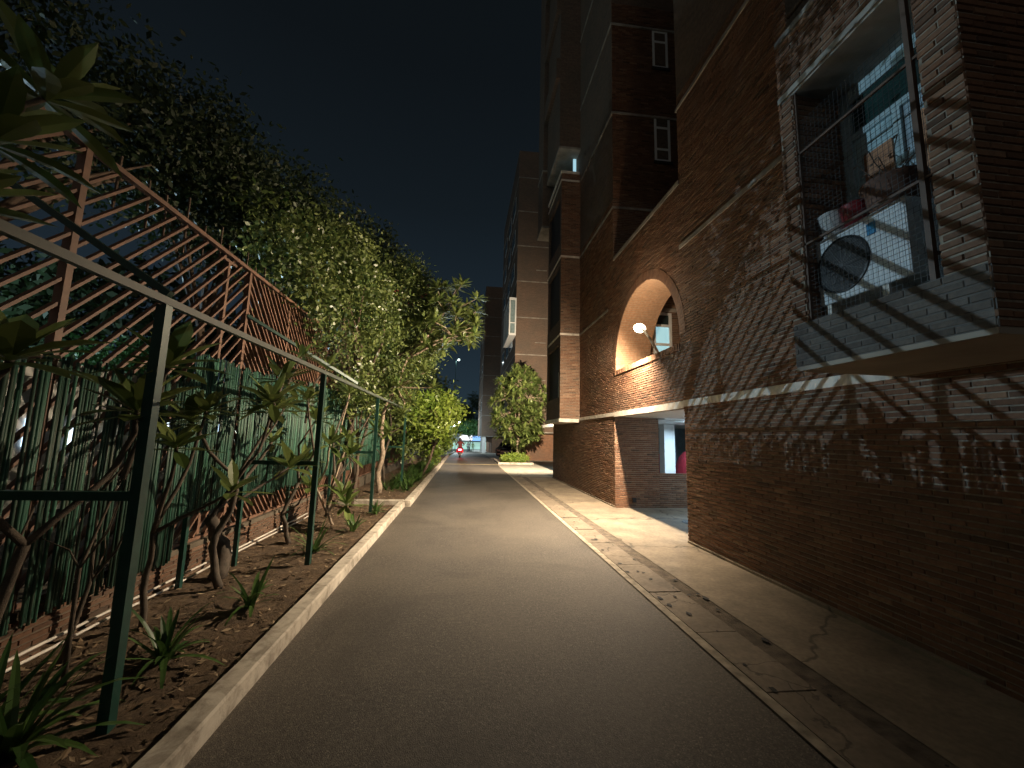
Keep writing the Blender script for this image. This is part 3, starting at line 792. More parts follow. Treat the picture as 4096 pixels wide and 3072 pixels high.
screen(5.32, 8.9, .80, 2.78, 'green bamboo screen behind the second trellis post, hung higher than the nearest one', .01, (5.9, 6.32, 6.36, 7.4, 8.2), .42)
screen(8.94, 13.6, .80, 2.90, 'brightly lit green bamboo screen beyond the second trellis post', .01, (), .72)
screen(13.64, 19, .80, 2.9, 'green bamboo screen farthest along, behind the pale trunk', .01, (), .7)
for i, (x_, l_) in enumerate(((-3.25, 'white plastic pipe along the foot of the brick plinth, nearer the bed'), (-3.31, 'white plastic pipe lying close against the brick plinth'))):
    mb = MB(); pts = [(x_ + random.uniform(-.012, .012), y, .075 + .03 * i + random.uniform(-.008, .008)) for y in np.arange(-1, 9.5, .7)]
    mb.tube(pts, .013, 7); obj('water_pipe', mb, PIPE, smooth=True, label=l_, cat='pipe')

# green trellis frame
tr = thing('trellis_frame', 'dark green square tube frame running over the planting bed', 'frame', (-2.08, 6, 0))
FP = [-.2, 2.95, 6.14, 9.9, 14.5]
for y in FP:
    mb = MB(); mb.box(-2.115, -2.05, y - .032, y + .032, .03, 2.688); obj('post', mb, GREEN, tr)
    mb = MB(); mb.box(-3.06, -2.116, y - .028, y + .028, 1.385, 1.44); obj('crossbar', mb, GREEN, tr)
    mb = MB(); mb.box(-3.06, -3.01, y - .025, y + .025, .03, 1.384); obj('rear_leg', mb, GREEN, tr)
mb = MB(); mb.beam((-2.08, -1, 2.72), (-2.08, 16, 2.72), .044, .05); obj('top_rail', mb, plain('greyish_green_steel', (.07, .085, .072), .5), tr)  # rail is a paler, greyer green than the posts
for a, b in (((-3.38, 3.1, 3.62), (-2.09, 3.0, 2.78)), ((-3.38, 6.45, 3.6), (-2.1, 8.05, 2.8))):
    mb = MB(); mb.beam(a, b, .045); obj('brace', mb, GREEN, tr)
for y in (4.4, 5.25, 8.0, 11.5):
    mb = MB(); mb.box(-3.2, -3.15, y, y + .05, .03, .85); obj('stake', mb, GREEN, tr)

# ------------------------------------------------------------------ plants
def leaf(mb, p, dirv, L, wd, droop=.3, fold=.18, n=4, t=.5, up=Vector((0, 0, 1)), sh='e'):
    dirv = dirv.normalized(); side = dirv.cross(up)
    if side.length < .1: side = dirv.cross(Vector((1, 0, 0)))
    side.normalize(); nr = side.cross(dirv).normalized()
    ax = [(Vector(p))]; dd = dirv.copy()
    for i in range(n):
        dd = (dd + Vector((0, 0, -droop / n))).normalized(); ax.append(ax[-1] + dd * L / n)
    prof = {4: [.12, .7, 1, .85, .02], 5: [.5, .8, 1, .9, .6, .02], 3: [.15, 1, .85, .02]}[n] if sh == 'e' else [.8, 1, .95, .8, .55, .02][:n + 1]
    if sh != 'e': prof[-1] = .02
    for i in range(n):
        for sgn in (1, -1):
            a, b = ax[i], ax[i + 1]; wa, wb = prof[i] * wd / 2, prof[i + 1] * wd / 2
            q = [a, a + side * wa * sgn + nr * fold * wa, b + side * wb * sgn + nr * fold * wb, b]
            if sgn < 0: q = q[::-1]
            mb.face(q, 0, t)
def rosette(mb, p, axis, n=16, L=.28, wd=.085, t0=.5):
    axis = Vector(axis).normalized(); a = axis.orthogonal().normalized(); b = axis.cross(a)
    for i in range(n):
        an = i * 2.4 + random.uniform(-.25, .25); el = .15 + 1.15 * (i / n)
        dv = (a * math.cos(an) + b * math.sin(an)) * math.cos(1.25 - el * .95) + axis * math.sin(1.25 - el * 1.05)
        leaf(mb, Vector(p) - axis * (.05 * i / n), dv, L * random.uniform(.75, 1.12) * (.65 + .35 * min(1, i / 5 + .3)), wd * random.uniform(.8, 1.1), droop=random.uniform(.1, .55), t=min(1, max(0, t0 + random.uniform(-.35, .35))))
def frangipani(label, base, stems, rosL=.28, name='frangipani_tree', n=16, wd=.085, group='frangipani trees in the bed', flowers=0, bark=None):
    """stems: list of (points, radius start, radius end, rosette at end?)"""
    root = thing(name, label, 'tree', base, group)
    tb, lb, fl = MB(), MB(), MB()
    for pts, r0, r1, ros in stems:
        pts = [Vector(p) for p in pts]; full = []
        for i in range(len(pts) - 1):
            for k in range(3):
                f = k / 3; full.append(pts[i].lerp(pts[i + 1], f) + Vector((random.uniform(-1, 1), random.uniform(-1, 1), 0)) * r1 * .8 * (1 if (i or k) else 0))
        full.append(pts[-1]); m_ = len(full)
        tb.tube(full, [r0 + (r1 - r0) * i / (m_ - 1) for i in range(m_)], 8)
        if ros:
            ax = (pts[-1] - pts[-2]).normalized() * .6 + Vector((0, 0, .7))
            rosette(lb, pts[-1], ax, n=n if ros is True else int(n * ros), L=rosL, wd=wd)
            if flowers and random.random() < flowers:
                for _ in range(4):
                    c = pts[-1] + Vector((random.uniform(-.06, .06), random.uniform(-.06, .06), random.uniform(.08, .18)))
                    for k in range(5):
                        a = k * 2 * PI / 5; leaf(fl, c, Vector((math.cos(a), math.sin(a), .5)), .045, .03, n=3)
    obj('trunk', tb, bark or BARK, root, smooth=True)
    obj('crown', lb, LEAF, root)
    if fl.f: obj('blossom', fl, PETAL, root)
    return root
# nearest, at the left edge
frangipani('nearest frangipani with big dark leaves reaching over the left edge of the view', (-2.6, 2.75, 0), [
    ([(-2.6, 2.75, .03), (-2.62, 2.78, .7), (-2.55, 2.8, 1.15)], .03, .026, False),
    ([(-2.55, 2.8, 1.15), (-2.4, 3.1, 1.5), (-2.30, 3.15, 1.82), (-2.28, 3.12, 1.98)], .022, .016, True),
    ([(-2.55, 2.8, 1.15), (-2.7, 2.5, 1.6), (-2.45, 2.35, 2.0), (-2.30, 2.30, 2.2)], .022, .016, True),
    ([(-2.3, 3.1, 1.5), (-2.30, 3.3, 2.0), (-2.25, 3.3, 2.34)], .018, .014, True),
    ([(-2.7, 2.5, 1.6), (-2.7, 2.2, 2.4), (-2.35, 2.1, 3.25)], .018, .014, True),
    ([(-2.7, 2.5, 1.6), (-2.6, 2.2, 2.5), (-2.35, 1.95, 2.85)], .016, .014, True),
    ([(-2.35, 2.1, 3.25), (-2.35, 2.2, 3.5), (-2.3, 2.25, 3.62)], .016, .014, True),
    ([(-2.62, 2.78, .7), (-2.8, 3.0, .95), (-2.85, 3.15, 1.3)], .012, .006, False)], .42, wd=.13, n=18, bark=BARKM)
frangipani('young frangipani with thin curved stem just before the second trellis post', (-2.75, 5.3, 0), [
    ([(-2.75, 5.3, .03), (-2.85, 5.25, .5), (-2.72, 5.3, .9), (-2.7, 5.3, 1.25)], .045, .03, False),
    ([(-2.7, 5.3, 1.25), (-2.5, 5.35, 1.6), (-2.42, 5.4, 2.12)], .022, .016, True),
    ([(-2.7, 5.3, 1.25), (-2.85, 5.0, 1.6), (-2.95, 4.75, 1.95)], .022, .016, True),
    ([(-2.42, 5.4, 1.9), (-2.5, 5.7, 2.3), (-2.55, 5.95, 2.58)], .02, .015, True),
    ([(-2.7, 5.3, 1.0), (-2.5, 5.7, 1.2), (-2.35, 5.95, 1.38)], .018, .013, .7),
    ([(-2.42, 5.4, 2.0), (-2.3, 5.2, 2.15), (-2.25, 5.0, 2.2)], .018, .013, True)], .46, wd=.135, n=18, bark=BARKM)
frangipani('thick rough leaning frangipani stump with low leaves by the plinth', (-3.0, 5.75, 0), [
    ([(-2.95, 5.6, .03), (-3.05, 5.75, .4), (-3.1, 5.6, .75)], .10, .07, False),
    ([(-3.1, 5.6, .75), (-3.0, 6.3, 1.3), (-2.9, 6.6, 1.7)], .03, .018, .8),
    ([(-3.1, 5.6, .75), (-2.8, 6.2, 1.9), (-2.7, 6.9, 3.1)], .022, .014, True),
    ([(-3.1, 5.6, .75), (-2.8, 5.9, 1.5), (-2.65, 6.3, 2.2)], .022, .014, True)], .34, wd=.10, bark=BARKM)
frangipani('small frangipani with glossy low leaf rosettes between second and third trellis posts', (-2.5, 8.6, 0), [
    ([(-2.5, 8.6, .03), (-2.6, 8.5, .3), (-2.4, 8.7, .62)], .03, .02, True),
    ([(-2.6, 8.5, .3), (-2.75, 8.2, .8), (-2.9, 7.9, 1.3)], .025, .018, True),
    ([(-2.6, 8.5, .3), (-2.6, 8.9, 1.0), (-2.45, 9.1, 1.7)], .03, .018, True),
    ([(-2.75, 8.2, .8), (-2.5, 7.9, 1.2), (-2.4, 7.7, 1.65)], .02, .015, True),
    ([(-2.4, 8.7, .3), (-2.25, 8.4, .4), (-2.2, 8.3, .5)], .02, .015, True),
    ([(-2.4, 8.7, .62), (-2.2, 8.4, 1.1), (-2.15, 8.1, 1.45)], .02, .015, True),
    ([(-2.6, 8.9, 1.0), (-2.7, 9.3, 2.0), (-2.6, 9.4, 2.75)], .02, .015, True)], .44, wd=.12)
frangipani('low many stemmed frangipani filling the bed between the two nearest trellis posts', (-2.85, 4.3, 0), [
    ([(-2.85, 4.3, .03), (-2.9, 4.35, .5), (-2.8, 4.2, .9)], .03, .022, False),
    ([(-2.8, 4.2, .9), (-2.6, 4.0, 1.3), (-2.5, 3.9, 1.7)], .02, .014, True),
    ([(-2.8, 4.2, .9), (-2.75, 4.5, 1.5), (-2.7, 4.6, 2.05)], .02, .014, True),
    ([(-2.8, 4.2, .9), (-2.5, 4.4, 1.1), (-2.3, 4.5, 1.25)], .018, .012, .6)], .36, wd=.115, n=16, bark=BARKM)
frangipani('frangipani with tangled crooked stems against the lit bamboo', (-2.8, 7.3, 0), [
    ([(-2.8, 7.3, .03), (-2.9, 7.2, .5), (-2.75, 7.35, 1.0)], .04, .028, False),
    ([(-2.75, 7.35, 1.0), (-2.9, 7.6, 1.6), (-2.7, 7.8, 2.1)], .024, .014, True),
    ([(-2.75, 7.35, 1.0), (-2.5, 7.2, 1.5), (-2.6, 7.0, 2.4)], .024, .014, True),
    ([(-2.6, 7.0, 2.0), (-2.7, 7.4, 2.6), (-2.6, 7.8, 3.05)], .02, .013, True),
    ([(-2.9, 7.2, .5), (-2.6, 7.0, .7), (-2.4, 6.9, 1.0)], .018, .012, .6)], .40, wd=.12, n=17, bark=BARKM)
# the tall one with pale trunk
T = [([(-2.45, 12.6, .1), (-2.55, 12.7, .7), (-2.4, 12.6, 1.3), (-2.45, 12.6, 1.75)], .085, .06, False)]
fork = (-2.45, 12.6, 1.7)
main2 = (-2.15, 12.8, 3.3)
T.append(([fork, (-2.5, 12.7, 2.5), main2, (-1.9, 13, 4.3)], .055, .035, False))
ends = [(-.6, 13.2, 6.3), (0.15, 13.0, 5.6), (-.15, 12.8, 4.9), (.25, 13.2, 5.25), (-.9, 13.5, 6.8), (-.4, 13, 5.7), (-1.3, 13.3, 6.2), (-.9, 12.7, 5.2), (-.2, 13.6, 6.0), (-1.5, 12.6, 5.3), (.1, 13.6, 5.0), (-.75, 12.3, 4.6), (-.55, 13.3, 5.2), (-1.1, 13.1, 5.7), (-.45, 12.7, 6.0)]
random.seed(5)
for _ in range(34):
    a = random.uniform(0, 2 * PI); q_ = random.uniform(.3, 1)
    ends.append((-.75 + 1.05 * q_ * math.cos(a), 13.1 + random.uniform(-1, 1), 5.6 + 1.35 * q_ * math.sin(a)))
limbs_ = [(-.8, 13.1, 5.9), (-.5, 12.9, 5.0), (-1.3, 13.2, 5.6), (-.35, 13.3, 5.4)]
for q_ in limbs_: T.append(([(-1.9, 13, 4.25), tuple(a * .5 + b * .5 + .12 for a, b in zip((-1.9, 13, 4.25), q_)), q_], .034, .02, True))
for e_ in ends:
    s = min(limbs_, key=lambda q: sum((a - b) ** 2 for a, b in zip(q, e_))); md = tuple((a + b) / 2 + random.uniform(-.08, .08) for a, b in zip(s, e_))
    T.append(([s, md, e_], .016, .009, True))
for e_ in [(-2.25, 10.6, 1.95), (-1.95, 10.7, 1.9), (-2.9, 11.3, 3.1), (-2.1, 11.2, 3.05), (-1.5, 11.6, 3.35), (-1.85, 11.0, 3.1), (-1.25, 12.2, 3.7), (-1.0, 12.6, 3.3), (-2.6, 11.6, 2.9), (-1.6, 12.4, 2.8), (-1.75, 11.7, 2.4)]:
    s = main2 if e_[2] > 2.2 else fork; md = tuple((a + b) / 2 + random.uniform(-.15, .15) for a, b in zip(s, e_))
    T.append(([s, md, e_], .026, .014, True))
frangipani('tall frangipani with thick pale trunk rising behind the kerb return and arching over the road', (-2.45, 12.6, .1), T, .40, n=20, wd=.095, flowers=.2)

def crown(mb, blobs, n, size=.05, clump=.22, t0=.5, asp=.5, up=.3):
    vol = np.array([b[3] * b[4] * b[5] for b in blobs]); vol = vol / vol.sum()
    for bi, b in enumerate(blobs):
        nb = int(n * vol[bi]); nc = max(6, nb // 60)
        cs = RNG.normal(size=(nc, 3)); cs /= np.linalg.norm(cs, axis=1)[:, None]
        rad = RNG.uniform(.35, 1.08, nc)[:, None] ** .55
        cs = cs * rad * np.array(b[3:6]) + np.array(b[:3])
        ct = RNG.uniform(-.3, .3, nc)
        idx = RNG.integers(0, nc, nb)
        p = cs[idx] + RNG.normal(size=(nb, 3)) * clump
        a = RNG.normal(size=(nb, 3)); a[:, 2] -= .3; a /= np.linalg.norm(a, axis=1)[:, None]
        s = RNG.normal(size=(nb, 3)); s[:, 2] *= .5; s = np.cross(a, s); s /= np.linalg.norm(s, axis=1)[:, None]
        L = size * RNG.uniform(.6, 1.3, nb)[:, None]
        k = len(mb.v)
        q = np.stack([p - a * L, p + s * L * asp, p + a * L, p - s * L * asp], axis=1).reshape(-1, 3)
        mb.v.extend(map(tuple, q.tolist()))
        mb.f.extend([(k + 4 * i, k + 4 * i + 1, k + 4 * i + 2, k + 4 * i + 3) for i in range(nb)])
        mb.m.extend([0] * nb); mb.t.extend(np.clip(t0 + ct[idx] + RNG.uniform(-.25, .25, nb), 0, 1).tolist())
def tree(label, base, blobs, n, mat, size=.05, clump=.22, name='tree', bark=BARKD, group=None, rt=.07, limbs=5, flowers=None, cat='tree', asp=.5):
    root = thing(name, label, cat, base, group)
    mb = MB(); crown(mb, blobs, n, size, clump, asp=asp); obj('crown', mb, mat, root)
    tb = MB(); B = Vector(base); c0 = Vector(blobs[0][:3]); fk = B.lerp(Vector((c0.x, c0.y, c0.z - blobs[0][5])), .75)
    tb.tube([B, B.lerp(fk, .5) + Vector((.06, .05, 0)), fk], [rt, rt * .85, rt * .7], 8)
    for b in blobs:
        for i in range(limbs):
            e_ = Vector((b[0] + random.uniform(-.8, .8) * b[3], b[1] + random.uniform(-.8, .8) * b[4], b[2] + random.uniform(-.5, .8) * b[5]))
            md = fk.lerp(e_, .5) + Vector((random.uniform(-.3, .3), random.uniform(-.3, .3), .2))
            tb.tube([fk, md, e_], [rt * .5, rt * .3, rt * .08], 6)
    obj('trunk', tb, bark, root, smooth=True)
    if flowers:
        fb_ = MB(); crown(fb_, blobs, flowers[0], flowers[2], clump, asp=.8); obj('blossom', fb_, flowers[1], root)
    return root
tree('large bougainvillea mass spilling over the lattice fence, lit on its road side', (-3.15, 10.6, .4), [
    (-3.1, 12.2, 5.2, 1.0, 2.6, 1.7), (-2.4, 15.2, 6.1, 1.3, 2.6, 2.4), (-3.5, 8.8, 5.3, .8, 2.2, 1.1), (-2.6, 13.5, 3.9, .9, 2.2, 1.2), (-3.05, 10.4, 4.3, .45, 1.7, .9), (-3.0, 8.6, 4.7, .4, 1.3, .6), (-3.2, 10.4, 5.6, 1., 2.2, 1.3), (-1.9, 14.2, 5.2, .9, 1.4, 1.2)],
    62000, LEAFB, .055, .20, 'bougainvillea_tree', rt=.10, flowers=(70, PETAL, .03))
mb = MB(); crown(mb, [(-1.9, 14.6, 6.9, .5, .8, .5), (-2.6, 13.0, 6.4, .3, .5, .3)], 260, .035, .12, asp=.8)
obj('bract_cluster', mb, PETALR, bpy.data.objects['bougainvillea_tree'])
tree('tall dark tree rising behind the bougainvillea against the sky', (-5.4, 13, 0), [(-4.6, 12.5, 7.2, 1.5, 3.0, 1.6), (-4.2, 16.5, 8.4, 1.5, 2.5, 1.7)], 16000, LEAFD, .08, .3, rt=.13, group='dark trees beyond the fence')
tree('dark tree behind the middle of the lattice, its crown above the rail', (-6.4, 10.8, 0), [(-5.1, 8, 6.4, 1.2, 2.4, 1.2), (-4.8, 9.6, 6.9, 1.0, 1.6, 1.1)], 22000, LEAFD, .055, .28, rt=.11, group='dark trees beyond the fence')
tree('dark tree at the upper left of the view, above the nearest lattice', (-6.2, 4.6, 0), [(-5.2, 4.5, 5.9, 1.2, 2.2, 1.1), (-5.0, 6.6, 6.6, 1.0, 1.4, .7), (-5.6, 3.2, 6.2, 1.2, 1.3, 1.1)], 15000, LEAFD, .05, .25, rt=.11, group='dark trees beyond the fence')
tree('round bright green frangipani bush hanging over the left kerb', (-1.75, 18, .12), [(-1.15, 18, 2.75, 1.0, 1.4, .95), (-1.5, 19.5, 1.9, .8, 1.5, 1.0), (-1.6, 16.4, 2.6, .8, 1.2, .8)], 9000, LEAFY, .10, .20, 'bushy_tree', asp=.32, rt=.06)
tree('darker bush crowding the bed behind the round bright one', (-2.0, 24, .12), [(-1.9, 23, 2.0, .8, 2.5, 1.5), (-2.4, 17, 2.2, .7, 2.0, 1.1), (-2.1, 29, 2.2, .8, 3, 1.6)], 12000, LEAFB, .08, .22, 'bushy_tree', rt=.06)
tree('leafy bougainvillea trunk and shoots by the third trellis post', (-2.7, 10.6, .03), [(-2.75, 11.0, 2.9, .5, 1.0, .6)], 2500, LEAFB, .05, .15, 'bougainvillea_tree', rt=.05)
# right hand tree with shrub
rt_ = []
random.seed(21)
RL = [(3.2, 29.5, 2.6), (4.6, 29.8, 2.9), (3.6, 30.4, 4.2), (2.9, 29.7, 4.6), (4.7, 30, 4.7), (3.9, 29.4, 5.5), (4.9, 30.3, 3.8), (3.1, 29.6, 3.5)]
for q_ in RL: rt_.append(([(3.95, 30, 1.7), tuple((p + o_) / 2 for p, o_ in zip((3.95, 30, 1.9), q_)), q_], .05, .022, False))
for i in range(300):
    a = random.uniform(0, 2 * PI); zz = random.uniform(-1, 1); rr = math.sqrt(1 - zz * zz) * random.uniform(.45, 1.0) * (1 + .16 * math.sin(3 * a + 4 * zz) + .1 * math.sin(7 * a - 5 * zz)); zz *= 1 + .12 * math.sin(5 * a)
    e_ = (3.95 + 2.2 * rr * math.cos(a), 30 + 1.7 * rr * math.sin(a), 4.1 + 2.75 * zz)
    s = min(RL, key=lambda q: sum((p_ - o_) ** 2 for p_, o_ in zip(q, e_))); rt_.append(([s, tuple((p + q_) / 2 + random.uniform(-.1, .1) for p, q_ in zip(s, e_)), e_], .02, .010, True))
rt_.insert(0, ([(3.95, 30, .1), (3.9, 30, 1.0), (3.95, 30, 2.2)], .12, .08, False))
frangipani('round frangipani tree on the right standing in a clipped shrub before the brick block', (3.95, 30, .1), rt_, .55, 'round_tree', n=20, wd=.16, group=None, flowers=.12)
mb = MB(); crown(mb, [(3.5, 28.3, .38, 1.0, .5, .3)], 5200, .05, .07); sh = obj('clipped_shrub', mb, LEAFY, label='low clipped green shrub inside the kerb at the foot of the right tree', cat='shrub')
kerb('kerb_island', 2.3, 4.7, 27.55, 27.72, .14)
mb = MB(); mb.box(2.3, 2.46, 27.721, 33, -.02, .135); obj('kerb_side', mb, KERB, kind='structure')
sheet('island_soil', 2.46, 4.7, [27.7, 31.9], .10, SOIL)

# strap leaved plants
def lily(label, x, y, n, L, z=.04, group='strap leaved lilies in the soil bed', wd=.045):
    mb = MB()
    for i in range(n):
        a = random.uniform(0, 2 * PI); el = random.uniform(.55, 1.35)
        leaf(mb, Vector((x + random.uniform(-.03, .03), y + random.uniform(-.03, .03), z)), Vector((math.cos(a) * math.cos(el), math.sin(a) * math.cos(el), math.sin(el))), L * random.uniform(.6, 1.1), wd * random.uniform(.8, 1.15), droop=random.uniform(.3, 1.7), n=5, sh='s', t=random.random())
    return obj('lily_plant', mb, LILY, label=label, cat='plant', group=group)
lily('spider lily with wide arching leaves alone on bare soil before the second trellis post', -2.14, 4.72, 20, .52)
lily('dense upright lily clump beside the nearest trellis post', -2.28, 3.72, 28, .55)
lily('large dark lily clump in the lower left corner of the bed', -2.4, 2.75, 34, .65, wd=.06)
lily('lily clump behind the large one against the left edge', -2.75, 3.0, 20, .55)
lily('fan of grassy leaves at the foot of the second trellis post', -2.2, 6.7, 34, .55, wd=.035)
lily('pale lily clump between the frangipani rosettes and the kerb', -2.0, 8.1, 20, .45)
lily('lily clump under the low rosettes near the kerb return', -1.95, 9.8, 18, .42)
mb = MB()
for i in range(150):
    x_, y_ = random.uniform(-2.5, -1.62), random.uniform(13.2, 27)
    for k in range(14):
        a = random.uniform(0, 2 * PI); el = random.uniform(.5, 1.3)
        leaf(mb, Vector((x_, y_, .1)), Vector((math.cos(a) * math.cos(el), math.sin(a) * math.cos(el), math.sin(el))), random.uniform(.25, .5), .035, droop=random.uniform(.4, 1.6), n=4, sh='s', t=random.random())
obj('border_grass', mb, LILY, kind='stuff', label='dense strap leaved border planting along the far kerb', cat='border plants')
# twiggy bare stems against the fence
def stem(label, pts, r0):
    mb = MB(); pts = [Vector(p) for p in pts]; mb.tube(pts, [r0 * (1 - .6 * i / (len(pts) - 1)) for i in range(len(pts))], 7)
    for i in range(5):
        p = pts[1 + i % (len(pts) - 1)]; e_ = p + Vector((random.uniform(-.3, .3), random.uniform(-.5, .5), random.uniform(.2, .5)))
        mb.tube([p, p.lerp(e_, .5) + Vector((.03, .03, .02)), e_], [r0 * .4, r0 * .3, r0 * .15], 6)
    obj('bare_shrub', mb, BARKM, smooth=True, label=label, cat='shrub', group='bare stems along the fence')
stem('pale leafless stem close to the nearest lily clump', [(-2.75, 3.45, .03), (-2.8, 3.5, .8), (-2.7, 3.6, 1.4)], .018)
stem('pair of thin crooked stems left of the first rear leg', [(-3.0, 3.7, .03), (-2.95, 3.8, .6), (-3.05, 3.9, 1.3)], .022)
stem('thick crooked bare stem by the bright bamboo', [(-2.9, 9.4, .03), (-2.8, 9.5, .8), (-3.0, 9.8, 1.7), (-2.8, 10, 2.6)], .04)
stem('twisted bare stem beside the pale trunk', [(-2.9, 11.8, .1), (-3.0, 11.9, 1.0), (-2.8, 12.1, 2.0), (-2.9, 12.3, 3.0)], .06)
stem('twisted bare stem behind the tall frangipani', [(-2.6, 14.2, .1), (-2.7, 14.2, 1.0), (-2.5, 14.4, 1.9), (-2.6, 14.5, 2.6)], .05)

# ------------------------------------------------------------------ beyond the fence
mb = MB(); crown(mb, [(-10.5, 8.5, 1.7, .7, 6, 1.0), (-11, 17, 2.2, .8, 5, 1.5), (-12.5, 19, 3.9, 1.2, 5, 1.3), (-8.5, 2.6, 1.9, .5, 1.2, .7)], 26000, .08, .2)
obj('garden_hedge', mb, HEDG, label='brightly lit green garden hedge seen through the lattice', cat='hedge')
hs = thing('garden_house', 'low pale building with small lit windows glimpsed through gaps in the bamboo', 'house', (-9.2, 6, 0))
mb = MB(); mb.box(-9.4, -9.0, -4, 20, 0, 3.27); obj('wall', mb, plain('pale_house_wall', (.4, .4, .38), .8), hs)  # wall raised, unseen behind the bamboo, to block leaking garden lamp light
for i in range(16):
    y = 8.5 + i * .95; mb = MB(); mb.box(-8.99, -8.95, y, y + random.uniform(.12, .3), 1.5 + random.uniform(-.2, .2), 1.85 + random.uniform(-.1, .25)); obj('lit_window', mb, emit('lit_house_window', random.choice([(.75, .9, 1), (.6, .8, 1), (.9, 1, .85)]), 2.6), hs)
gl = thing('garden_lamp', 'bright cool garden lamp post beyond the lattice fence, outside the left edge', 'lamp', (-17.4, 11.1, 0))
mb = MB(); mb.tube([(-17.4, 11.1, 0), (-17.4, 11.1, 4.3)], .05, 8); obj('pole', mb, GREEN, gl)
mb = MB(); mb.box(-17.6, -17.2, 11.0, 11.2, 4.46, 4.52); obj('lamp_head', mb, GREEN, gl)
lamp('garden_flood', 'SPOT', (-17.4, 11.1, 4.4), GARDEN_W, (.55, .80, 1.0), .02, aim=(4.0, 4.2, 1.2), spot=32, blend=.55, parent=gl)
lamp('garden_glow', 'POINT', (-17.4, 11.4, 4.1), 1300, (.6, .9, .95), .1, parent=gl)
for i, (x_, y_, h_) in enumerate(((-28, 6, 11), (-25, 22, 11), (-13, 27, 9), (-16, 21, 9), (-10, 36, 9), (-27, -6, 11), (-9, 33, 10), (-6, 45, 9))):
    tree('dark background tree number %s from the road side, part of the black mass beyond the garden' % ['one', 'two', 'three', 'four', 'five', 'six'][i] if 0 else ['dark tree beyond the garden hedge', 'dark tree farther right beyond the hedge', 'dark tree behind the bougainvillea', 'dark tree straight behind the garden hedge', 'dark tree just left of the bougainvillea mass, far behind', 'dark tree at the left edge beyond the house', 'dark tree left of the far road', 'dark tree left of the far street lamps'][i], (x_, y_, 0), [(x_, y_, h_ * .55, 4.2, 5.5, h_ * .45)], 7000, LEAFD, .22, .5, rt=.2, limbs=3, group='dark trees beyond the fence')

# ------------------------------------------------------------------ far end of the road
for i, (x_, y_, h_, l_) in enumerate(((-3.5, 95, 12, 'dark tree closing the road on the left'), (2.5, 100, 14, 'tall dark tree at the end of the road beside the far block'), (-1, 110, 12, 'dark tree in the middle at the end of the road'), (7, 92, 7, 'tree lit pale green beyond the stilt columns'))):
    tree(l_, (x_, y_, gz(y_)), [(x_, y_, h_ * .5 - 1, 3.2, 3, h_ * .42)], 7000, LEAFD, .2, .5, rt=.2, limbs=3, group='trees at the end of the road')
tree('small tree lit turquoise by the street lamp above the shopfront', (1.0, 84, gz(84)), [(1.2, 84, 3.2, 2.3, 2, 1.5)], 4000, HEDG, .16, .4, rt=.12, limbs=3)
def streetlamp(label, x, y, h, power, k=30, rr=.22):
    z = gz(y); t = thing('street_lamp', label, 'street lamp', (x, y, z), 'street lamps along the far left kerb')
    mb = MB(); mb.tube([(x, y, z), (x, y, z + h)], .05, 8); obj('pole', mb, GREEN, t)
    mb = MB(); mb.tube([(x, y, z + h - .05), (x + .5, y - .1, z + h + .1)], .03, 6); obj('arm', mb, GREEN, t)
    mb = MB(); mb.lathe([(.001, rr), (rr * .7, rr * .7), (rr, 0), (rr * .7, -rr * .7), (.001, -rr)], (x + .6, y - .1, z + h), n=14)
    obj('lamp_head', mb, emit('street_glow', (.85, 1, .97), k), t, smooth=True)
    lamp('street_light', 'POINT', (x + .6, y - .15, z + h - .35), power, (.78, .95, 1.0), .15, parent=t)
streetlamp('nearer bright street lamp over the left kerb, left of the scooter rider', -2.1, 58, 3.65, 1500, 30, .20)
streetlamp('smaller street lamp farther down the road, above the nearer one', -1.7, 76, 5.2, 1800, 25, .20)
streetlamp('faint high street lamp glowing among the branches against the sky', -2.6, 92, 20.5, 300, 2.0, .28)
shop = thing('shopfront', 'brightly lit shopfront with canopy closing the far end of the road', 'shop', (0, 88, gz(88)))
zz = gz(88)
mb = MB(); mb.box(-3.5, 5.5, 88, 90, zz, zz + 3.6); obj('wall', mb, plain('shop_wall', (.4, .45, .45), .7), shop)
mb = MB(); mb.box(-1.0, 1.6, 87.9, 87.99, zz + 2.3, zz + 3.3); obj('sign_board', mb, emit('shop_sign_white', (.95, .95, 1), 2.2), shop)
mb = MB(); mb.box(1.7, 3.6, 87.9, 87.99, zz + 2.2, zz + 3.2); obj('sign_board', mb, emit('shop_sign_blue', (.25, .5, 1), 1.3), shop)
mb = MB(); mb.box(-2.5, 5, 87.9, 87.99, zz + .4, zz + 1.9); obj('shop_window', mb, emit('shop_window_glow', (.45, .75, .65), .7), shop)
mb = MB(); mb.box(-2.7, 5.2, 86.6, 87.9, zz + 2.0, zz + 2.1); obj('canopy', mb, plain('dark_canopy', (.05, .07, .08), .6), shop)
mb = MB(); mb.box(1.5, 5.0, 80, 84, gz(84) - .1, gz(82) + .35); obj('raised_platform', mb, WHITE, label='pale raised platform between the far block and the shopfront', cat='platform')

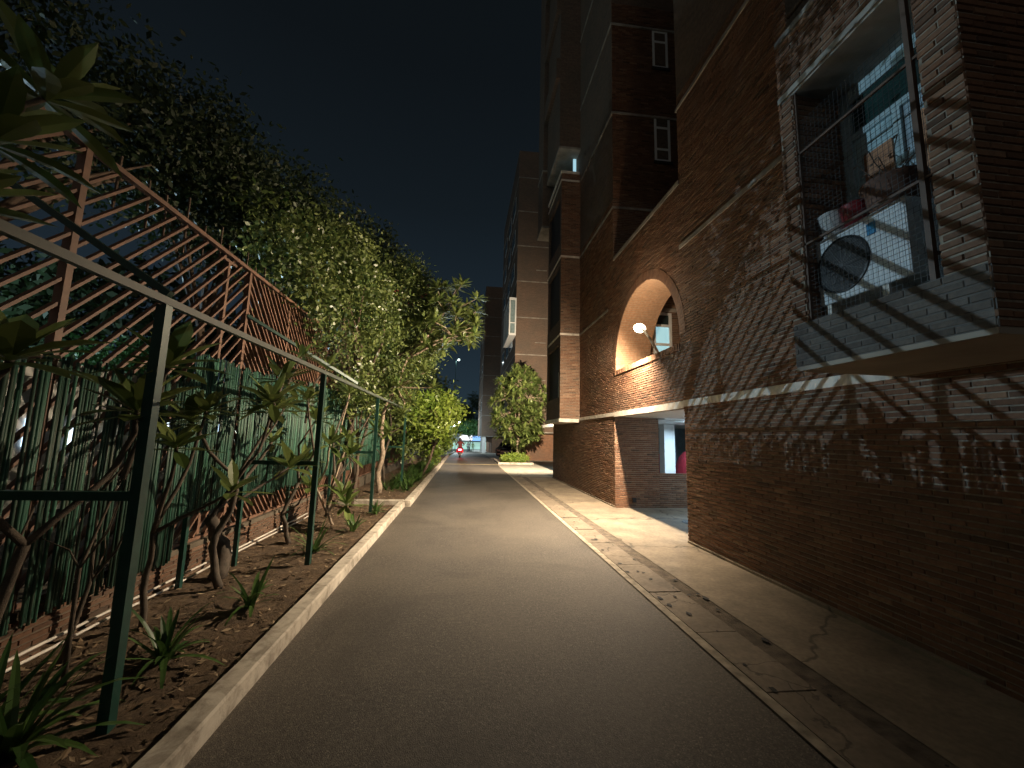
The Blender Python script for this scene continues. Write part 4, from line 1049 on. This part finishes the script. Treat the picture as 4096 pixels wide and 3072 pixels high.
# ------------------------------------------------------------------ parked car
def car(label, name, x, y, rz, body, group=None):
    t = thing(name, label, 'car', (0, 0, 0), group)
    mb = MB()
    # side profile (along y), front at y=-2
    prof = [(-2.0, .35), (-2.02, .62), (-1.9, .78), (-1.1, .95), (-.55, 1.42), (.8, 1.47), (1.55, 1.05), (1.95, .95), (2.0, .4)]
    def wdt(z, yy): return .82 if z < 1.0 else .62
    for s in (-1, 1):
        pts = [(s * wdt(z, yy), yy, z) for yy, z in prof]; pts = pts if s < 0 else pts[::-1]
        mb.face(pts)
    for (a, b), (c, dd) in zip(prof[:-1], prof[1:]):
        mb.face([(-wdt(b, a), a, b), (wdt(b, a), a, b), (wdt(dd, c), c, dd), (-wdt(dd, c), c, dd)])
    mb.face([(-.82, -2, .35), (-.82, 2, .4), (.82, 2, .4), (.82, -2, .35)])
    obj('body', mb, body, t, bevel=.05)
    mb = MB(); mb.face([(-.66, -1.03, 1.0), (.66, -1.03, 1.0), (.58, -.6, 1.39), (-.58, -.6, 1.39)]); mb.face([(-.80, -.9, 1.0), (-.66, -.5, 1.38), (-.66, .8, 1.38), (-.80, 1.3, 1.02)])
    mb.v = [(p[0] * 1.01, p[1] - .02, p[2] + .02) for p in mb.v]
    obj('windscreen', mb, GLASS, t)
    for sx in (-1, 1):
        mb = MB(); mb.box(sx * .62 - .14, sx * .62 + .14, -2.06, -1.95, .60, .74); obj('headlight', mb, CHROME, t, bevel=.03)
        for yy in (-1.3, 1.25):
            mb = MB(); mb.lathe([(.18, -.1), (.31, -.1), (.32, -.06), (.32, .06), (.31, .1), (.18, .1)], (sx * .76, yy, .32), 'x', 20); wh = obj('wheel', mb, BLACK, t)
            mb = MB(); mb.lathe([(.001, -.085), (.19, -.085), (.19, .085), (.001, .085)], (sx * .76, yy, .32), 'x', 12); obj('rim', mb, CHROME, wh)
    mb = MB(); mb.box(-.4, .4, -2.05, -2.0, .5, .66); mb.box(-.75, .75, -2.06, -1.98, .34, .42); obj('grille', mb, CHROME, t)
    t.location = (x, y, gz(y)); t.rotation_euler = (0, 0, rz); return t
c1 = car('silver car parked nose out beyond the right tree', 'parked_car', 4.6, 42.5, R(-22), plain('silver_paint', (.45, .46, .47), .25, metal=.6, var=.05), 'cars parked in the yard')
c2 = car('black car parked close behind the right tree trunk', 'parked_car', 4.6, 36.5, R(-35), plain('black_paint', (.01, .01, .012), .15, var=.05), 'cars parked in the yard')

# ------------------------------------------------------------------ people
def figure(name, label, pose, mats, loc, rz, cat='person'):
    """pose: dict joint -> (x,y,z,r); edges; clothing bands by z"""
    J, E_, = pose
    names = list(J); me = bpy.data.meshes.new(name)
    me.from_pydata([J[k][:3] for k in names], [(names.index(a), names.index(b)) for a, b in E_], [])
    o = link(name, me); sm = o.modifiers.new('s', 'SKIN'); 
    for i, k in enumerate(names): me.skin_vertices[0].data[i].radius = (J[k][3], J[k][3])
    me.skin_vertices[0].data[names.index('pelvis')].use_root = True
    sb = o.modifiers.new('u', 'SUBSURF'); sb.levels = 2; sb.render_levels = 2
    me.materials.append(mats); o.location = loc; o.rotation_euler = (0, 0, rz)
    return props(o, label, cat)
def cloth(name, c_leg, c_top, z0, z1):
    m = NT(name); sx = m.node('ShaderNodeSeparateXYZ'); m.l(m.coord(), sx.inputs[0])
    q = m.node('ShaderNodeValToRGB'); q.color_ramp.interpolation = 'CONSTANT'
    mr = m.node('ShaderNodeMapRange'); mr.inputs[1].default_value = 0; mr.inputs[2].default_value = 2; m.l(sx.outputs['Z'], mr.inputs[0]); m.l(mr.outputs[0], q.inputs[0])
    el = q.color_ramp.elements; el[0].position = 0; el[0].color = (.03, .02, .02, 1); el[1].position = .05; el[1].color = (*c_leg, 1)
    el.new(z0 / 2).color = (*c_top, 1); el.new(z1 / 2).color = (.26, .15, .10, 1)
    return m.fin(q.outputs[0], .8)
EDG = [('pelvis', 'chest'), ('chest', 'neck'), ('neck', 'head'), ('head', 'top'), ('pelvis', 'hl'), ('hl', 'kl'), ('kl', 'al'), ('al', 'tl'), ('pelvis', 'hr'), ('hr', 'kr'), ('kr', 'ar'), ('ar', 'tr'),
       ('chest', 'sl'), ('sl', 'el'), ('el', 'wl'), ('wl', 'fl'), ('chest', 'sr'), ('sr', 'er'), ('er', 'wr'), ('wr', 'fr')]
def walk(st=.22, ph=1):
    return dict(pelvis=(0, 0, .92, .13), chest=(0, .01, 1.28, .15), neck=(0, .01, 1.46, .055), head=(0, .02, 1.57, .09), top=(0, .02, 1.67, .07),
        hl=(-.1, 0, .86, .09), kl=(-.1, .10 * ph, .48, .06), al=(-.1, st * ph, .08, .04), tl=(-.1, (st + .14) * ph if ph > 0 else st * ph + .14, .03, .03),
        hr=(.1, 0, .86, .09), kr=(.1, -.03 * ph, .48, .06), ar=(.1, -st * ph, .10, .04), tr=(.1, -st * ph + .14, .04, .03),
        sl=(-.19, 0, 1.38, .06), el=(-.25, -.06, 1.12, .045), wl=(-.25, .04, .88, .033), fl=(-.25, .07, .78, .028),
        sr=(.19, 0, 1.38, .06), er=(.25, .06, 1.12, .045), wr=(.25, .14, .9, .033), fr=(.25, .18, .82, .028))
def hair(parent, c=(0, .0, 1.62)):
    mb = MB(); mb.lathe([(.001, .075), (.05, .065), (.088, .03), (.098, -.02), (.09, -.06)], c, n=14); obj('hair', mb, BLACK, parent, smooth=True)
py = 70
p1 = figure('person', 'pedestrian in pale top and dark trousers walking right of the scooter', (walk(), EDG), cloth('pale_top_dark_trousers', (.05, .04, .12), (.5, .5, .5), .95, 1.45), (.62, py, gz(py)), 0); hair(p1)
p2 = figure('person', 'pedestrian in yellow green clothes walking to the right of the other walker', (walk(.16, -1), EDG), cloth('yellow_green_clothes', (.35, .5, .35), (.45, .6, .3), .95, 1.45), (1.45, py + 1, gz(py + 1)), 0); hair(p2)
# rider
def seat():
    return dict(pelvis=(0, .12, .80, .15), chest=(0, .20, 1.18, .17), neck=(0, .23, 1.37, .06), head=(0, .26, 1.48, .09), top=(0, .27, 1.58, .07),
        hl=(-.12, .16, .80, .1), kl=(-.2, .58, .74, .07), al=(-.17, .5, .36, .045), tl=(-.17, .64, .32, .035), hr=(.12, .16, .80, .1), kr=(.2, .58, .74, .07), ar=(.17, .5, .36, .045), tr=(.17, .64, .32, .035),
        sl=(-.22, .2, 1.28, .07), el=(-.34, .38, 1.08, .055), wl=(-.3, .64, 1.02, .038), fl=(-.3, .72, 1.02, .035), sr=(.22, .2, 1.28, .07), er=(.34, .38, 1.08, .055), wr=(.3, .64, 1.02, .038), fr=(.3, .72, 1.02, .035))
SX, SY = -.36, 35.5
rd = figure('person', 'scooter rider in dark red jacket and helmet seen from behind', (seat(), EDG), cloth('rider_clothes', (.04, .03, .035), (.16, .03, .03), .78, 1.42), (SX, SY, .0), 0)
mb = MB(); mb.lathe([(.001, .17), (.07, .155), (.12, .10), (.135, .03), (.13, -.05), (.11, -.10)], (0, .26, 1.5), n=18); obj('helmet', mb, plain('dark_helmet', (.05, .05, .06), .3), rd, smooth=True)
st = thing('scooter', 'red motor scooter with glowing tail lamp riding away down the road', 'scooter', (0, 0, 0))
RED = plain('red_paint', (.75, .015, .03), .3, var=.1)
mb = MB()     # rear body: rounded, widening
sec = [(-.62, .70, .10, .07), (-.55, .66, .19, .16), (-.35, .64, .23, .20), (0, .62, .21, .17), (.3, .5, .16, .12), (.42, .36, .14, .05)]
n = 16; k = 0
for (yy, zc, wx, hz) in sec:
    for j in range(n): a = 2 * PI * j / n; mb.v.append((wx * math.cos(a), yy, zc + hz * math.sin(a)))
for i in range(len(sec) - 1):
    for j in range(n): mb.f.append((i * n + j, i * n + (j + 1) % n, (i + 1) * n + (j + 1) % n, (i + 1) * n + j)); mb.m.append(0); mb.t.append(.5)
mb.f.append(tuple(range(n))); mb.m.append(0); mb.t.append(.5)
obj('rear_body', mb, RED, st, smooth=True)
mb = MB(); mb.box(-.16, .16, .3, .72, .28, .34); mb.beam((0, .70, .3), (0, .92, 1.0), .34, .08); obj('footboard', mb, RED, st, bevel=.03)
mb = MB(); mb.beam((-.34, .84, 1.02), (.34, .84, 1.02), .04); obj('handlebar', mb, BLACK, st)
for sx in (-1, 1):
    mb = MB(); mb.tube([(sx * .3, .86, 1.05), (sx * .42, .82, 1.2)], .008, 6); mb.lathe([(.001, 0), (.05, 0), (.055, .02), (.001, .03)], (sx * .42, .82, 1.22), 'y', 12); obj('mirror', mb, BLACK, st)
mb = MB(); mb.box(-.14, .14, -.5, .35, .80, .86); obj('seat', mb, BLACK, st, bevel=.03)
for yy in (-.42, .95):
    mb = MB(); mb.lathe([(.13, -.045), (.2, -.05), (.225, -.03), (.23, 0), (.225, .03), (.2, .05), (.13, .045)], (0, yy, .23), 'x', 24); wh = obj('wheel', mb, BLACK, st, smooth=True)
    mb = MB(); mb.lathe([(.001, -.03), (.14, -.03), (.14, .03), (.001, .03)], (0, yy, .23), 'x', 16); obj('rim', mb, CHROME, wh)
mb = MB(); mb.beam((0, -.60, .42), (0, -.66, .20), .20, .02); mb.box(-.09, .09, -.675, -.655, .36, .48); obj('mudguard', mb, BLACK, st)
mb = MB(); mb.box(-.13, .13, -.68, -.58, .60, .74); obj('tail_lamp', mb, emit('tail_glow', (1, .10, .13), 20), st, bevel=.03)
mb = MB(); mb.tube([(.14, -.6, .30), (.14, -.1, .28)], .04, 10); obj('exhaust', mb, CHROME, st)
mb = MB(); mb.box(-.30, -.14, -.35, .05, .42, .72); mb.box(.14, .30, -.35, .05, .42, .72); obj('side_panel', mb, RED, st, bevel=.05)
lamp('tail_light', 'POINT', (0, -.85, .62), 9, (1, .08, .1), .05, parent=st)
st.location = (SX, SY, 0)
